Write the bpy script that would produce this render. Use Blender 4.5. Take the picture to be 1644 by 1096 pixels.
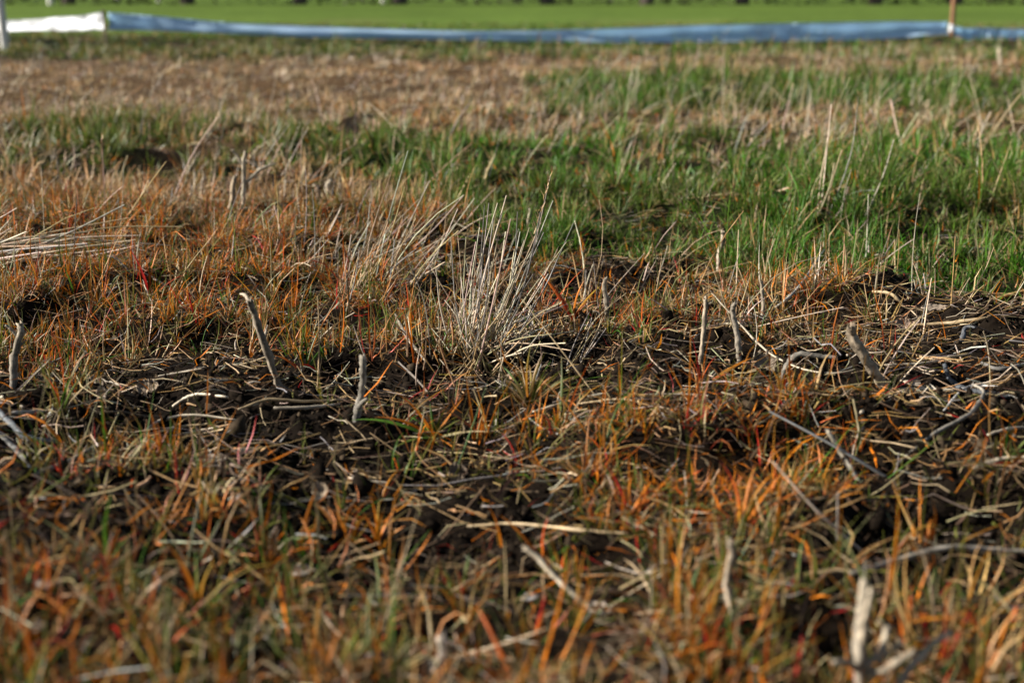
import bpy, math
import numpy as np
from mathutils import Vector

for o in list(bpy.data.objects):
    bpy.data.objects.remove(o, do_unlink=True)
scene = bpy.context.scene
C = scene.collection
rng = np.random.default_rng(7)

# ------------------------------------------------------------------ camera, sky, sun, exposure
CAM_H = 0.47
LENS = 50.0
FPX = LENS / 36.0 * 1644.0
PITCH = math.atan(556.0 / FPX)
cam_d = bpy.data.cameras.new("camera")
cam = bpy.data.objects.new("camera", cam_d)
C.objects.link(cam)
cam.location = (0, 0, CAM_H)
cam.rotation_euler = (math.pi / 2 - PITCH, 0, 0)
cam_d.lens = LENS
cam_d.sensor_width = 36.0
cam_d.clip_start = 0.02
cam_d.clip_end = 2000
cam_d.dof.use_dof = True
cam_d.dof.focus_distance = 1.96
cam_d.dof.aperture_fstop = 5.0
cam_d.dof.aperture_blades = 0
scene.camera = cam

SUN_AZ = math.radians(-94)      # clockwise from +Y (the view direction): from the left
SUN_EL = math.radians(27)
world = bpy.data.worlds.new("World")
scene.world = world
world.use_nodes = True
wn = world.node_tree
bg = wn.nodes["Background"]
sky = wn.nodes.new("ShaderNodeTexSky")
sky.sky_type = 'NISHITA'
sky.sun_disc = False
sky.sun_elevation = SUN_EL
sky.sun_rotation = SUN_AZ
wn.links.new(sky.outputs[0], bg.inputs[0])
bg.inputs[1].default_value = 0.05
sun_d = bpy.data.lights.new("sun", 'SUN')
sun_d.energy = 5.0
sun_d.angle = math.radians(0.53)
sun_d.color = (1.0, 0.965, 0.91)
sun = bpy.data.objects.new("sun", sun_d)
C.objects.link(sun)
sdir = Vector((math.sin(SUN_AZ) * math.cos(SUN_EL), math.cos(SUN_AZ) * math.cos(SUN_EL), math.sin(SUN_EL)))
sun.rotation_euler = sdir.to_track_quat('Z', 'Y').to_euler()
scene.view_settings.view_transform = 'Standard'
scene.view_settings.look = 'None'
scene.view_settings.exposure = 1.14
scene.view_settings.gamma = 1.0
scene.cycles.max_bounces = 6
scene.cycles.diffuse_bounces = 2
scene.cycles.transparent_max_bounces = 8

# ------------------------------------------------------------------ helpers: noise, projection
def hash2(ix, iy, seed):
    h = (ix.astype(np.int64) * 374761393 + iy.astype(np.int64) * 668265263 + seed * 1442695041) & 0xFFFFFFFF
    h = ((h ^ (h >> 13)) * 1274126177) & 0xFFFFFFFF
    return ((h ^ (h >> 16)) & 0xFFFFFF) / float(0xFFFFFF)

def vnoise(x, y, seed=0):
    x = np.asarray(x, float); y = np.asarray(y, float)
    ix = np.floor(x); iy = np.floor(y)
    fx = x - ix; fy = y - iy
    fx = fx * fx * fx * (fx * (fx * 6 - 15) + 10); fy = fy * fy * fy * (fy * (fy * 6 - 15) + 10)
    a = hash2(ix, iy, seed); b = hash2(ix + 1, iy, seed)
    c = hash2(ix, iy + 1, seed); d = hash2(ix + 1, iy + 1, seed)
    return (a * (1 - fx) + b * fx) * (1 - fy) + (c * (1 - fx) + d * fx) * fy

def fbm(x, y, seed=0, octv=3):
    r = 0; a = 0.5; f = 1.0
    for k in range(octv):
        r = r + a * vnoise(x * f, y * f, seed + k * 17); a *= 0.5; f *= 2.03
    return r / (1 - 0.5 ** octv)

def sstep(e0, e1, x):
    t = np.clip((x - e0) / (e1 - e0), 0, 1)
    return t * t * (3 - 2 * t)

def box(x, a, b, s):
    return sstep(a - s, a + s, x) * (1 - sstep(b - s, b + s, x))

def blob(u, v, cu, cv, ru, rv):
    q = ((u - cu) / ru) ** 2 + ((v - cv) / rv) ** 2
    return np.exp(-q * 1.2)

CP, SP = math.cos(PITCH), math.sin(PITCH)

def to_pix(x, y, z):
    zz = z - CAM_H
    dep = np.maximum(y * CP - zz * SP, 1e-3)
    up = y * SP + zz * CP
    return 822 + FPX * x / dep, 548 - FPX * up / dep

def ray(u, v):
    a = (u - 822) / FPX; b = (548 - v) / FPX
    return np.array([a, CP + b * SP, -SP + b * CP])

# ------------------------------------------------------------------ what grows where (plan of the ground)
def plan(x, y):
    """Masks of vegetation on the ground plane, given as survey strips."""
    u, v = to_pix(x, y, np.zeros_like(x))
    sc = np.clip(3.0 / np.maximum(y, .3), .15, 1.6)
    n1 = (fbm(x * 2.2 + 5, y * 2.2, 3) - .5); n2 = (fbm(x * 2.2 - 9, y * 2.2 + 4, 11) - .5)
    u = u + n1 * 160; v = v + n2 * 90 * sc
    patch = fbm(x * 3.1, y * 3.1, 23, 4)
    patch2 = fbm(x * 7 + 3, y * 7, 31, 3)
    lowb = 405 + 55 * sstep(900, 1644, u)
    leftb = 430 + (v - 230) * 2.1
    gA = sstep(-60, 90, u - leftb) * box(v, 215, 1e4, 30) * (1 - sstep(-18, 18, v - lowb)) * (.65 + .6 * patch)
    gA = gA * np.where(v < 290, .55 + .45 * sstep(225, 300, v + (u < 800) * 30), 1)
    gB = box(v, 205, 295, 14) * box(u, 20, 760, 60) * (.25 + .75 * sstep(.30, .5, patch)) * .95
    gC = box(v, 130, 192, 7) * sstep(840, 920, u) * (1.0 + .6 * patch) * (1 - .65 * sstep(1480, 1600, u))
    gD = box(v, 52, 95, 5) * 1.0 * sstep(.28, .5, patch + .2 * box(u, 380, 600, 80))
    gE = sstep(62, 50, v)
    green = gA + gB + gC + gD
    tA = box(v, 94, 205, 7) * (1 - sstep(860, 960, u)) + box(v, 84, 133, 5) * sstep(860, 960, u)
    tB = box(v, 196, 240, 10) * sstep(430, 620, u) * .55 + box(v, 185, 220, 10) * (u < 500) * .25
    tC = box(v, 298, 350, 12) * (1 - sstep(700, 800, u)) * .8
    tan = tA + tB + tC + .2 * gD + .18 * box(v, 205, 300, 14) * (1 - sstep(500, 700, u))
    oP = box(v, 335, 592, 16) * (1 - sstep(650, 760, u)) * (.85 + .6 * patch)
    oQ = box(v, 405, 575, 14) * box(u, 770, 1390, 40) * (.25 + .85 * sstep(.42, .6, patch2))
    oS = box(v, 690, 800, 20) * box(u, 760, 1420, 80) * .75
    oR = sstep(735, 790, v) * (.10 + .95 * sstep(.40, .66, patch2))
    oR = oR + 1.0 * blob(u, v, 1210, 800, 190, 95) + .8 * blob(u, v, 610, 830, 80, 70) + .7 * blob(u, v, 310, 900, 200, 90) \
        + .8 * sstep(985, 1050, v) + .4 * blob(u, v, 1100, 960, 400, 80) + .6 * blob(u, v, 1600, 1000, 120, 110)
    oR = oR * (1 - .85 * blob(u, v, 790, 880, 150, 60)) * (1 - .7 * blob(u, v, 1450, 960, 90, 50)) * (1 - .8 * blob(u, v, 480, 830, 120, 45))
    oT = .5 * blob(u, v, 100, 640, 80, 45) + .5 * blob(u, v, 700, 670, 130, 50) + .35 * blob(u, v, 1290, 660, 120, 50)
    orange = oP + oQ + oS + oR + oT
    orange = orange * (1 - .75 * blob(u, v, 330, 640, 180, 28)) * (1 - .75 * blob(u, v, 1530, 690, 170, 70)) * (1 - .6 * blob(u, v, 560, 760, 130, 40))
    # dead, brownish plants mixed in
    frontgreen = sstep(900, 1080, v)
    return u, v, green, tan, orange, gE, frontgreen, patch, patch2

def clump(x, y):
    """tussock pattern, about 15 cm across"""
    return sstep(.40, .62, fbm(x * 7.5 + 1.7 * vnoise(x * 3, y * 3, 7), y * 7.5, 57, 2))

def height(x, y, fine=True):
    x = np.asarray(x, float); y = np.asarray(y, float)
    near = 1 - sstep(3.5, 9, y)
    h = (fbm(x * 1.3 + 2, y * 1.3, 41, 3) - .5) * .09 * near + (fbm(x * .5, y * .5, 45, 2) - .5) * .05 * sstep(5, 9, y) * (1 - sstep(11, 13, y)) + (fbm(x * 2.6, y * 1.8, 47, 2) - .5) * .055 * sstep(3.2, 4.2, y) * (1 - sstep(10.5, 12.5, y))
    h = h + (fbm(x * 5, y * 5, 51, 3) - .5) * .06 * near + clump(x, y) * .022 * near
    u, v, g, t, o, gE, fg, p, p2 = plan(x, y)
    bare = np.clip(1 - .8 * (g + t + o), 0, 1) * (1 - sstep(3, 5, y))
    if fine:
        n = fbm(x * 26, y * 26, 61, 4)
        h = h + (np.abs(n - .5) * 2 - .35) * .022 * (.35 + .65 * bare) * near
        h = h + (fbm(x * 90, y * 90, 71, 2) - .5) * .014 * bare * near
    # turned-up soil heap right, slight mound under left grass, hollow in front
    h = h + .035 * blob(x, y, .55, 2.12, .17, .09) + .02 * sstep(1.9, 2.2, y) * (1 - sstep(2.6, 3.2, y)) * (x < 0)
    h = h - .025 * blob(x, y, -.02, 1.18, .12, .07) + .02 * sstep(2.45, 2.8, y) * near * (x > .2) * sstep(.2, .6, x)
    h = h + .05 * blob(x, y, 4.1, 13.65, .5, .25)
    return h

def ground_at(u, v):
    r = ray(u, v); t = -CAM_H / r[2]
    for _ in range(7):
        p = r * t
        hz = float(height(np.array([p[0]]), np.array([p[1]]), False)[0])
        t = .5 * t + .5 * (hz - CAM_H) / r[2]
    p = r * t
    return np.array([p[0], p[1], CAM_H + p[2]])

def at_depth(u, v, y):
    r = ray(u, v); p = r * (y / r[1])
    return np.array([p[0], p[1], CAM_H + p[2]])

# ------------------------------------------------------------------ materials
def new_mat(name):
    m = bpy.data.materials.new(name); m.use_nodes = True
    nt = m.node_tree
    for n in list(nt.nodes): nt.nodes.remove(n)
    out = nt.nodes.new("ShaderNodeOutputMaterial")
    return m, nt, out

def N(nt, t, **kw):
    n = nt.nodes.new(t)
    for k, v in kw.items(): setattr(n, k, v)
    return n

def mat_leaf(name, transl, rough, spec, nscale=60, var=.5, bump=0.0):
    m, nt, out = new_mat(name)
    at = N(nt, "ShaderNodeAttribute", attribute_name="col")
    tc = N(nt, "ShaderNodeTexCoord")
    no = N(nt, "ShaderNodeTexNoise"); no.inputs["Scale"].default_value = nscale; no.inputs["Detail"].default_value = 3
    nt.links.new(tc.outputs["Object"], no.inputs["Vector"])
    mr = N(nt, "ShaderNodeMapRange"); mr.inputs[1].default_value = .25; mr.inputs[2].default_value = .75
    mr.inputs[3].default_value = 1 - var; mr.inputs[4].default_value = 1 + var * .6
    nt.links.new(no.outputs[0], mr.inputs[0])
    mx = N(nt, "ShaderNodeMix", data_type='RGBA', blend_type='MULTIPLY'); mx.inputs[0].default_value = 1
    nt.links.new(at.outputs["Color"], mx.inputs[6]); nt.links.new(mr.outputs[0], mx.inputs[7])
    pb = N(nt, "ShaderNodeBsdfPrincipled"); pb.inputs["Roughness"].default_value = rough
    pb.inputs["Specular IOR Level"].default_value = spec
    nt.links.new(mx.outputs[2], pb.inputs["Base Color"])
    if bump:
        bp = N(nt, "ShaderNodeBump"); bp.inputs["Strength"].default_value = bump; bp.inputs["Distance"].default_value = .002
        nt.links.new(no.outputs[0], bp.inputs["Height"]); nt.links.new(bp.outputs[0], pb.inputs["Normal"])
    if transl > 0:
        tr = N(nt, "ShaderNodeBsdfTranslucent"); nt.links.new(mx.outputs[2], tr.inputs[0])
        ms = N(nt, "ShaderNodeMixShader"); ms.inputs[0].default_value = transl
        nt.links.new(pb.outputs[0], ms.inputs[1]); nt.links.new(tr.outputs[0], ms.inputs[2])
        nt.links.new(ms.outputs[0], out.inputs[0])
    else:
        nt.links.new(pb.outputs[0], out.inputs[0])
    return m

M_BLADE = mat_leaf("grass_blade", .30, .42, .22)
M_STRAW = mat_leaf("dry_straw", .15, .5, .35, 90, .45)
M_BARK = mat_leaf("weathered_stem", 0, .75, .2, 130, .65, .7)
M_DEAD = mat_leaf("dead_leaf", .2, .8, .2, 110, .6, .5)
M_CLOD = mat_leaf("soil_crumb", 0, .95, .03, 160, .6, .6)

def mat_ground():
    m, nt, out = new_mat("field_soil")
    at = N(nt, "ShaderNodeAttribute", attribute_name="col")
    tc = N(nt, "ShaderNodeTexCoord")
    n1 = N(nt, "ShaderNodeTexNoise"); n1.inputs["Scale"].default_value = 55; n1.inputs["Detail"].default_value = 6
    n2 = N(nt, "ShaderNodeTexNoise"); n2.inputs["Scale"].default_value = 4; n2.inputs["Detail"].default_value = 5
    for n in (n1, n2): nt.links.new(tc.outputs["Object"], n.inputs["Vector"])
    ad = N(nt, "ShaderNodeMath", operation='MULTIPLY'); nt.links.new(n1.outputs[0], ad.inputs[0]); nt.links.new(n2.outputs[0], ad.inputs[1])
    mr = N(nt, "ShaderNodeMapRange"); mr.inputs[1].default_value = .08; mr.inputs[2].default_value = .45
    mr.inputs[3].default_value = .5; mr.inputs[4].default_value = 1.6
    nt.links.new(ad.outputs[0], mr.inputs[0])
    mx = N(nt, "ShaderNodeMix", data_type='RGBA', blend_type='MULTIPLY'); mx.inputs[0].default_value = 1
    nt.links.new(at.outputs["Color"], mx.inputs[6]); nt.links.new(mr.outputs[0], mx.inputs[7])
    pb = N(nt, "ShaderNodeBsdfPrincipled"); pb.inputs["Roughness"].default_value = .95
    pb.inputs["Specular IOR Level"].default_value = .03
    nt.links.new(mx.outputs[2], pb.inputs["Base Color"])
    bp = N(nt, "ShaderNodeBump"); bp.inputs["Strength"].default_value = .8; bp.inputs["Distance"].default_value = .006
    nt.links.new(n1.outputs[0], bp.inputs["Height"]); nt.links.new(bp.outputs[0], pb.inputs["Normal"])
    nt.links.new(pb.outputs[0], out.inputs[0])
    return m
M_GROUND = mat_ground()

def mat_plain(name, colr, rough=.6, transl=0, var=.15, scale=20, bump=.2, stretch=None):
    m, nt, out = new_mat(name)
    tc = N(nt, "ShaderNodeTexCoord")
    no = N(nt, "ShaderNodeTexNoise"); no.inputs["Scale"].default_value = scale; no.inputs["Detail"].default_value = 5
    if stretch:
        mp = N(nt, "ShaderNodeMapping"); mp.inputs["Scale"].default_value = stretch
        nt.links.new(tc.outputs["Object"], mp.inputs[0]); nt.links.new(mp.outputs[0], no.inputs["Vector"])
    else:
        nt.links.new(tc.outputs["Object"], no.inputs["Vector"])
    cr = N(nt, "ShaderNodeValToRGB")
    cr.color_ramp.elements[0].position = .3; cr.color_ramp.elements[1].position = .7
    cr.color_ramp.elements[0].color = (*[c * (1 - var) for c in colr], 1)
    cr.color_ramp.elements[1].color = (*[min(c * (1 + var), .95) for c in colr], 1)
    nt.links.new(no.outputs[0], cr.inputs[0])
    pb = N(nt, "ShaderNodeBsdfPrincipled"); pb.inputs["Roughness"].default_value = rough
    nt.links.new(cr.outputs[0], pb.inputs["Base Color"])
    if bump:
        bp = N(nt, "ShaderNodeBump"); bp.inputs["Strength"].default_value = bump; bp.inputs["Distance"].default_value = .01
        nt.links.new(no.outputs[0], bp.inputs["Height"]); nt.links.new(bp.outputs[0], pb.inputs["Normal"])
    if transl:
        tr = N(nt, "ShaderNodeBsdfTranslucent"); nt.links.new(cr.outputs[0], tr.inputs[0])
        ms = N(nt, "ShaderNodeMixShader"); ms.inputs[0].default_value = transl
        nt.links.new(pb.outputs[0], ms.inputs[1]); nt.links.new(tr.outputs[0], ms.inputs[2])
        nt.links.new(ms.outputs[0], out.inputs[0])
    else:
        nt.links.new(pb.outputs[0], out.inputs[0])
    return m

# ------------------------------------------------------------------ mesh builders
def tag(o, label=None, cat=None, group=None, kind=None):
    if label: o["label"] = label
    if cat: o["category"] = cat
    if group: o["group"] = group
    if kind: o["kind"] = kind
    return o

def quad_mesh(name, V, F, col=None, smooth=True):
    me = bpy.data.meshes.new(name)
    V = np.ascontiguousarray(V, np.float32); F = np.ascontiguousarray(F, np.int32)
    k = F.shape[1]
    me.vertices.add(len(V)); me.vertices.foreach_set("co", V.ravel())
    me.loops.add(F.size); me.loops.foreach_set("vertex_index", F.ravel())
    me.polygons.add(len(F))
    me.polygons.foreach_set("loop_start", np.arange(0, F.size, k, dtype=np.int32))
    me.polygons.foreach_set("loop_total", np.full(len(F), k, dtype=np.int32))
    if smooth: me.polygons.foreach_set("use_smooth", np.ones(len(F), dtype=bool))
    if col is not None:
        a = me.attributes.new("col", 'FLOAT_COLOR', 'POINT')
        c4 = np.ones((len(V), 4), np.float32); c4[:, :3] = col
        a.data.foreach_set("color", c4.ravel())
    me.update(calc_edges=True)
    me.validate()
    return me

def add(name, me, mat, parent=None, loc=None):
    o = bpy.data.objects.new(name, me); C.objects.link(o)
    if mat: me.materials.append(mat)
    if parent: o.parent = parent
    if loc is not None: o.location = loc
    return o

def empty(name, loc):
    o = bpy.data.objects.new(name, None); C.objects.link(o); o.location = loc; o.empty_display_size = .05
    return o

def ribbons(base, az, L, W, th0, th1, col0, col1, seg=4, roll=None, curl=None, fold=.3, across=3, colm=None):
    n = len(base); s = np.linspace(0, 1, seg + 1)
    if roll is None: roll = rng.normal(0, .6, n)
    if curl is None: curl = rng.normal(0, .5, n)
    th = th0[:, None] + (th1 - th0)[:, None] * s[None] ** 1.4
    a = az[:, None] + curl[:, None] * s[None]
    T = np.stack([np.sin(th) * np.cos(a), np.sin(th) * np.sin(a), np.cos(th)], -1)
    mid = (T[:, 1:] + T[:, :-1]) * .5 * (L / seg)[:, None, None]
    P = np.concatenate([np.zeros((n, 1, 3)), np.cumsum(mid, 1)], 1) + base[:, None, :]
    S = np.stack([-np.sin(a), np.cos(a), np.zeros_like(a)], -1)
    B = np.cross(T, S)
    S2 = S * np.cos(roll)[:, None, None] + B * np.sin(roll)[:, None, None]
    B2 = np.cross(T, S2)
    prof = (.6 + .4 * np.minimum(1, s * 4)) * (1 - s ** 2.2) + .05
    w = W[:, None, None] * prof[None, :, None] * .5
    if across == 3:
        R = np.stack([P - S2 * w, P + B2 * w * fold * 2, P + S2 * w], 2)
    else:
        R = np.stack([P - S2 * w, P + S2 * w], 2)
    V = R.reshape(-1, 3)
    cc = col0[:, None, :] * (1 - s[None, :, None]) + col1[:, None, :] * s[None, :, None]
    if colm is not None:
        hb = (1 - np.abs(2 * s - 1))[None, :, None]
        cc = cc * (1 - hb) + colm[:, None, :] * hb
    cc = np.repeat(cc[:, :, None, :], across, 2).reshape(-1, 3)
    i = np.arange(n)[:, None, None] * (seg + 1) * across
    j = np.arange(seg)[None, :, None] * across
    k = np.arange(across - 1)[None, None, :]
    q = i + j + k
    F = np.stack([q, q + 1, q + across + 1, q + across], -1).reshape(-1, 4)
    return V, F, cc

def tubes(paths, rad, col, sides=4):
    n, K, _ = paths.shape
    T = np.gradient(paths, axis=1); T /= np.linalg.norm(T, axis=2, keepdims=True) + 1e-9
    ref = np.where(np.abs(T[..., 2:3]) > .9, np.array([1., 0, 0]), np.array([0, 0, 1.]))
    A = np.cross(T, ref); A /= np.linalg.norm(A, axis=2, keepdims=True) + 1e-9
    B = np.cross(T, A)
    ang = np.arange(sides) / sides * 2 * math.pi
    R = paths[:, :, None, :] + (A[:, :, None, :] * np.cos(ang)[None, None, :, None] + B[:, :, None, :] * np.sin(ang)[None, None, :, None]) * rad[:, :, None, None]
    V = R.reshape(-1, 3)
    i = np.arange(n)[:, None, None] * K * sides
    j = np.arange(K - 1)[None, :, None] * sides
    k = np.arange(sides)[None, None, :]
    k2 = (k + 1) % sides
    F = np.stack([i + j + k, i + j + k2, i + j + sides + k2, i + j + sides + k], -1).reshape(-1, 4)
    if col.ndim == 2: col = np.repeat(col[:, None, :], K, 1)
    cc = np.repeat(col[:, :, None, :], sides, 2).reshape(-1, 3)
    return V, F, cc

def join(parts):
    Vs, Fs, Cs = [], [], []; off = 0
    for V, F, c in parts:
        Vs.append(V); Fs.append(F + off); Cs.append(c); off += len(V)
    return np.concatenate(Vs), np.concatenate(Fs), np.concatenate(Cs)

def catmull(pts, m=6):
    P = np.array(pts, float)
    if len(P) == 2: return np.linspace(P[0], P[1], m + 1)
    E = np.vstack([2 * P[0] - P[1], P, 2 * P[-1] - P[-2]])
    out = []
    for i in range(1, len(E) - 2):
        for t in np.linspace(0, 1, m, endpoint=False):
            p0, p1, p2, p3 = E[i - 1], E[i], E[i + 1], E[i + 2]
            out.append(.5 * ((2 * p1) + (-p0 + p2) * t + (2 * p0 - 5 * p1 + 4 * p2 - p3) * t * t + (-p0 + 3 * p1 - 3 * p2 + p3) * t ** 3))
    out.append(E[-2])
    return np.array(out)

# colours (real-world base colours, linear)
ORANGE = np.array([.56, .165, .009]); RED = np.array([.46, .026, .018]); GREEN = np.array([.06, .13, .012])
OLIVE = np.array([.125, .12, .022]); YELL = np.array([.32, .24, .03]); STRAW = np.array([.46, .33, .175])
PALE = np.array([.62, .51, .36]); TANC = np.array([.40, .235, .09]); BROWN = np.array([.13, .078, .042]); GREY = np.array([.30, .27, .23])
VIVID = np.array([.050, .158, .006])
SOIL = np.array([.0075, .0052, .0034])

def pick(pal, w, n):
    w = np.array(w, float); w /= w.sum()
    return np.array(pal)[rng.choice(len(pal), n, p=w)] * rng.normal(1, .18, (n, 1)).clip(.5, 1.6) * rng.normal(1, .06, (n, 3)).clip(.8, 1.2)

# ------------------------------------------------------------------ ground
def build_ground():
    a_f = np.radians(np.arange(-33, 33.01, .28))
    a_b = np.radians(np.concatenate([np.arange(36, 180, 6), np.arange(-180, -33, 6)]))
    ang = np.concatenate([a_f, a_b])               # measured from +Y, clockwise
    r = np.concatenate([np.array([.08, .25, .45, .6]), np.exp(np.arange(math.log(.68), math.log(3.6), .0042)),
                        np.exp(np.arange(math.log(3.6), math.log(14), .012)), np.exp(np.arange(math.log(14.1), math.log(900), .06)), np.array([900.])])
    X = r[:, None] * np.sin(ang)[None]; Y = r[:, None] * np.cos(ang)[None]
    x, y = X.ravel(), Y.ravel()
    yy = np.where(y > .3, y, .3 + np.abs(y) * .3)
    u, v, g, t, o, gE, fg, p, p2 = plan(x, yy)
    z = height(x, yy)
    V = np.stack([x, y, z], -1)
    col = SOIL[None] * (.7 + .7 * p2[:, None])
    far = sstep(2.6, 5, yy)[:, None]
    def lay(col, m, c):
        m = np.clip(m, 0, 1)[:, None]
        return col * (1 - m) + c * m
    col = lay(col, (t * .9) * (.25 + .75 * far[:, 0]), np.array([.085, .05, .024]))
    col = lay(col, o * .5, np.array([.011, .007, .004]))
    col = lay(col, g * .8, np.array([.008, .012, .003]))
    col = lay(col, sstep(3.2, 4.5, yy) * np.clip(1 - g - t - o, 0, 1) * (1 - gE), np.array([.07, .043, .023]))
    fieldc = np.array([.085, .128, .022])[None] * (.8 + .4 * fbm(x * .25, yy * .25, 91)[:, None])
    dry = (sstep(.5, .75, fbm(x * .35, yy * .12 + 3, 97)) * (1 - sstep(20, 32, yy)))[:, None]
    fieldc = fieldc * (.75 + .5 * fbm(x * .9, yy * .5, 95)[:, None]); fieldc = fieldc * (1 - .7 * dry) + np.array([.21, .15, .075]) * .7 * dry
    d2 = np.clip(1.5 * blob(x, yy, 8.2, 18.5, 3.6, 3.0), 0, 1)[:, None]; fieldc = fieldc * (1 - d2) + np.array([.24, .165, .10]) * d2
    ge = np.clip(gE * sstep(13, 15, yy), 0, 1)[:, None]
    col = col * (1 - ge) + fieldc * ge
    n = len(ang); m = len(r)
    i = np.arange(m - 1)[:, None] * n; k = np.arange(n)[None]; k2 = (k + 1) % n
    F = np.stack([i + k, i + n + k, i + n + k2, i + k2], -1).reshape(-1, 4)
    V = np.vstack([V, [[0, 0, 0]]]); col = np.vstack([col, SOIL])
    me_tri = [(len(V) - 1, kk, (kk + 1) % n) for kk in range(n)]
    F = np.vstack([F, np.array([(a, b, c, c) for a, b, c in me_tri])])[:-n]
    me = quad_mesh("ground", V, F[:, ::-1][:, ::-1], col)
    g_ = add("ground", me, M_GROUND); tag(g_, kind="structure")
    return g_
build_ground()

# ------------------------------------------------------------------ scattering of the mass of grass
def sample(y0, y1, dens):
    hw = lambda y: .40 * y + .38
    A = .40 * (y1 * y1 - y0 * y0) + .76 * (y1 - y0)
    n = int(A * dens * 1.0)
    y = rng.uniform(y0, y1, n * 3)
    keep = rng.uniform(0, hw(y1), n * 3) < hw(y)
    y = y[keep][:n]
    x = rng.uniform(-1, 1, len(y)) * hw(y)
    return x, y

def tufts(x, y, nb, spread):
    """repeat tuft centres to single blades: index, base position, outward azimuth, rank"""
    idx = np.repeat(np.arange(len(x)), nb)
    n = len(idx)
    az = rng.uniform(0, 2 * math.pi, n); rr = np.abs(rng.normal(0, 1, n))
    bx = x[idx] + np.cos(az) * rr * spread; by = y[idx] + np.sin(az) * rr * spread
    bz = height(bx, by) - .004
    return idx, np.stack([bx, by, bz], -1), az, rr

def hollow(x, y):
    """grass is absent right where big bare-soil patches are"""
    return 1

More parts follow.
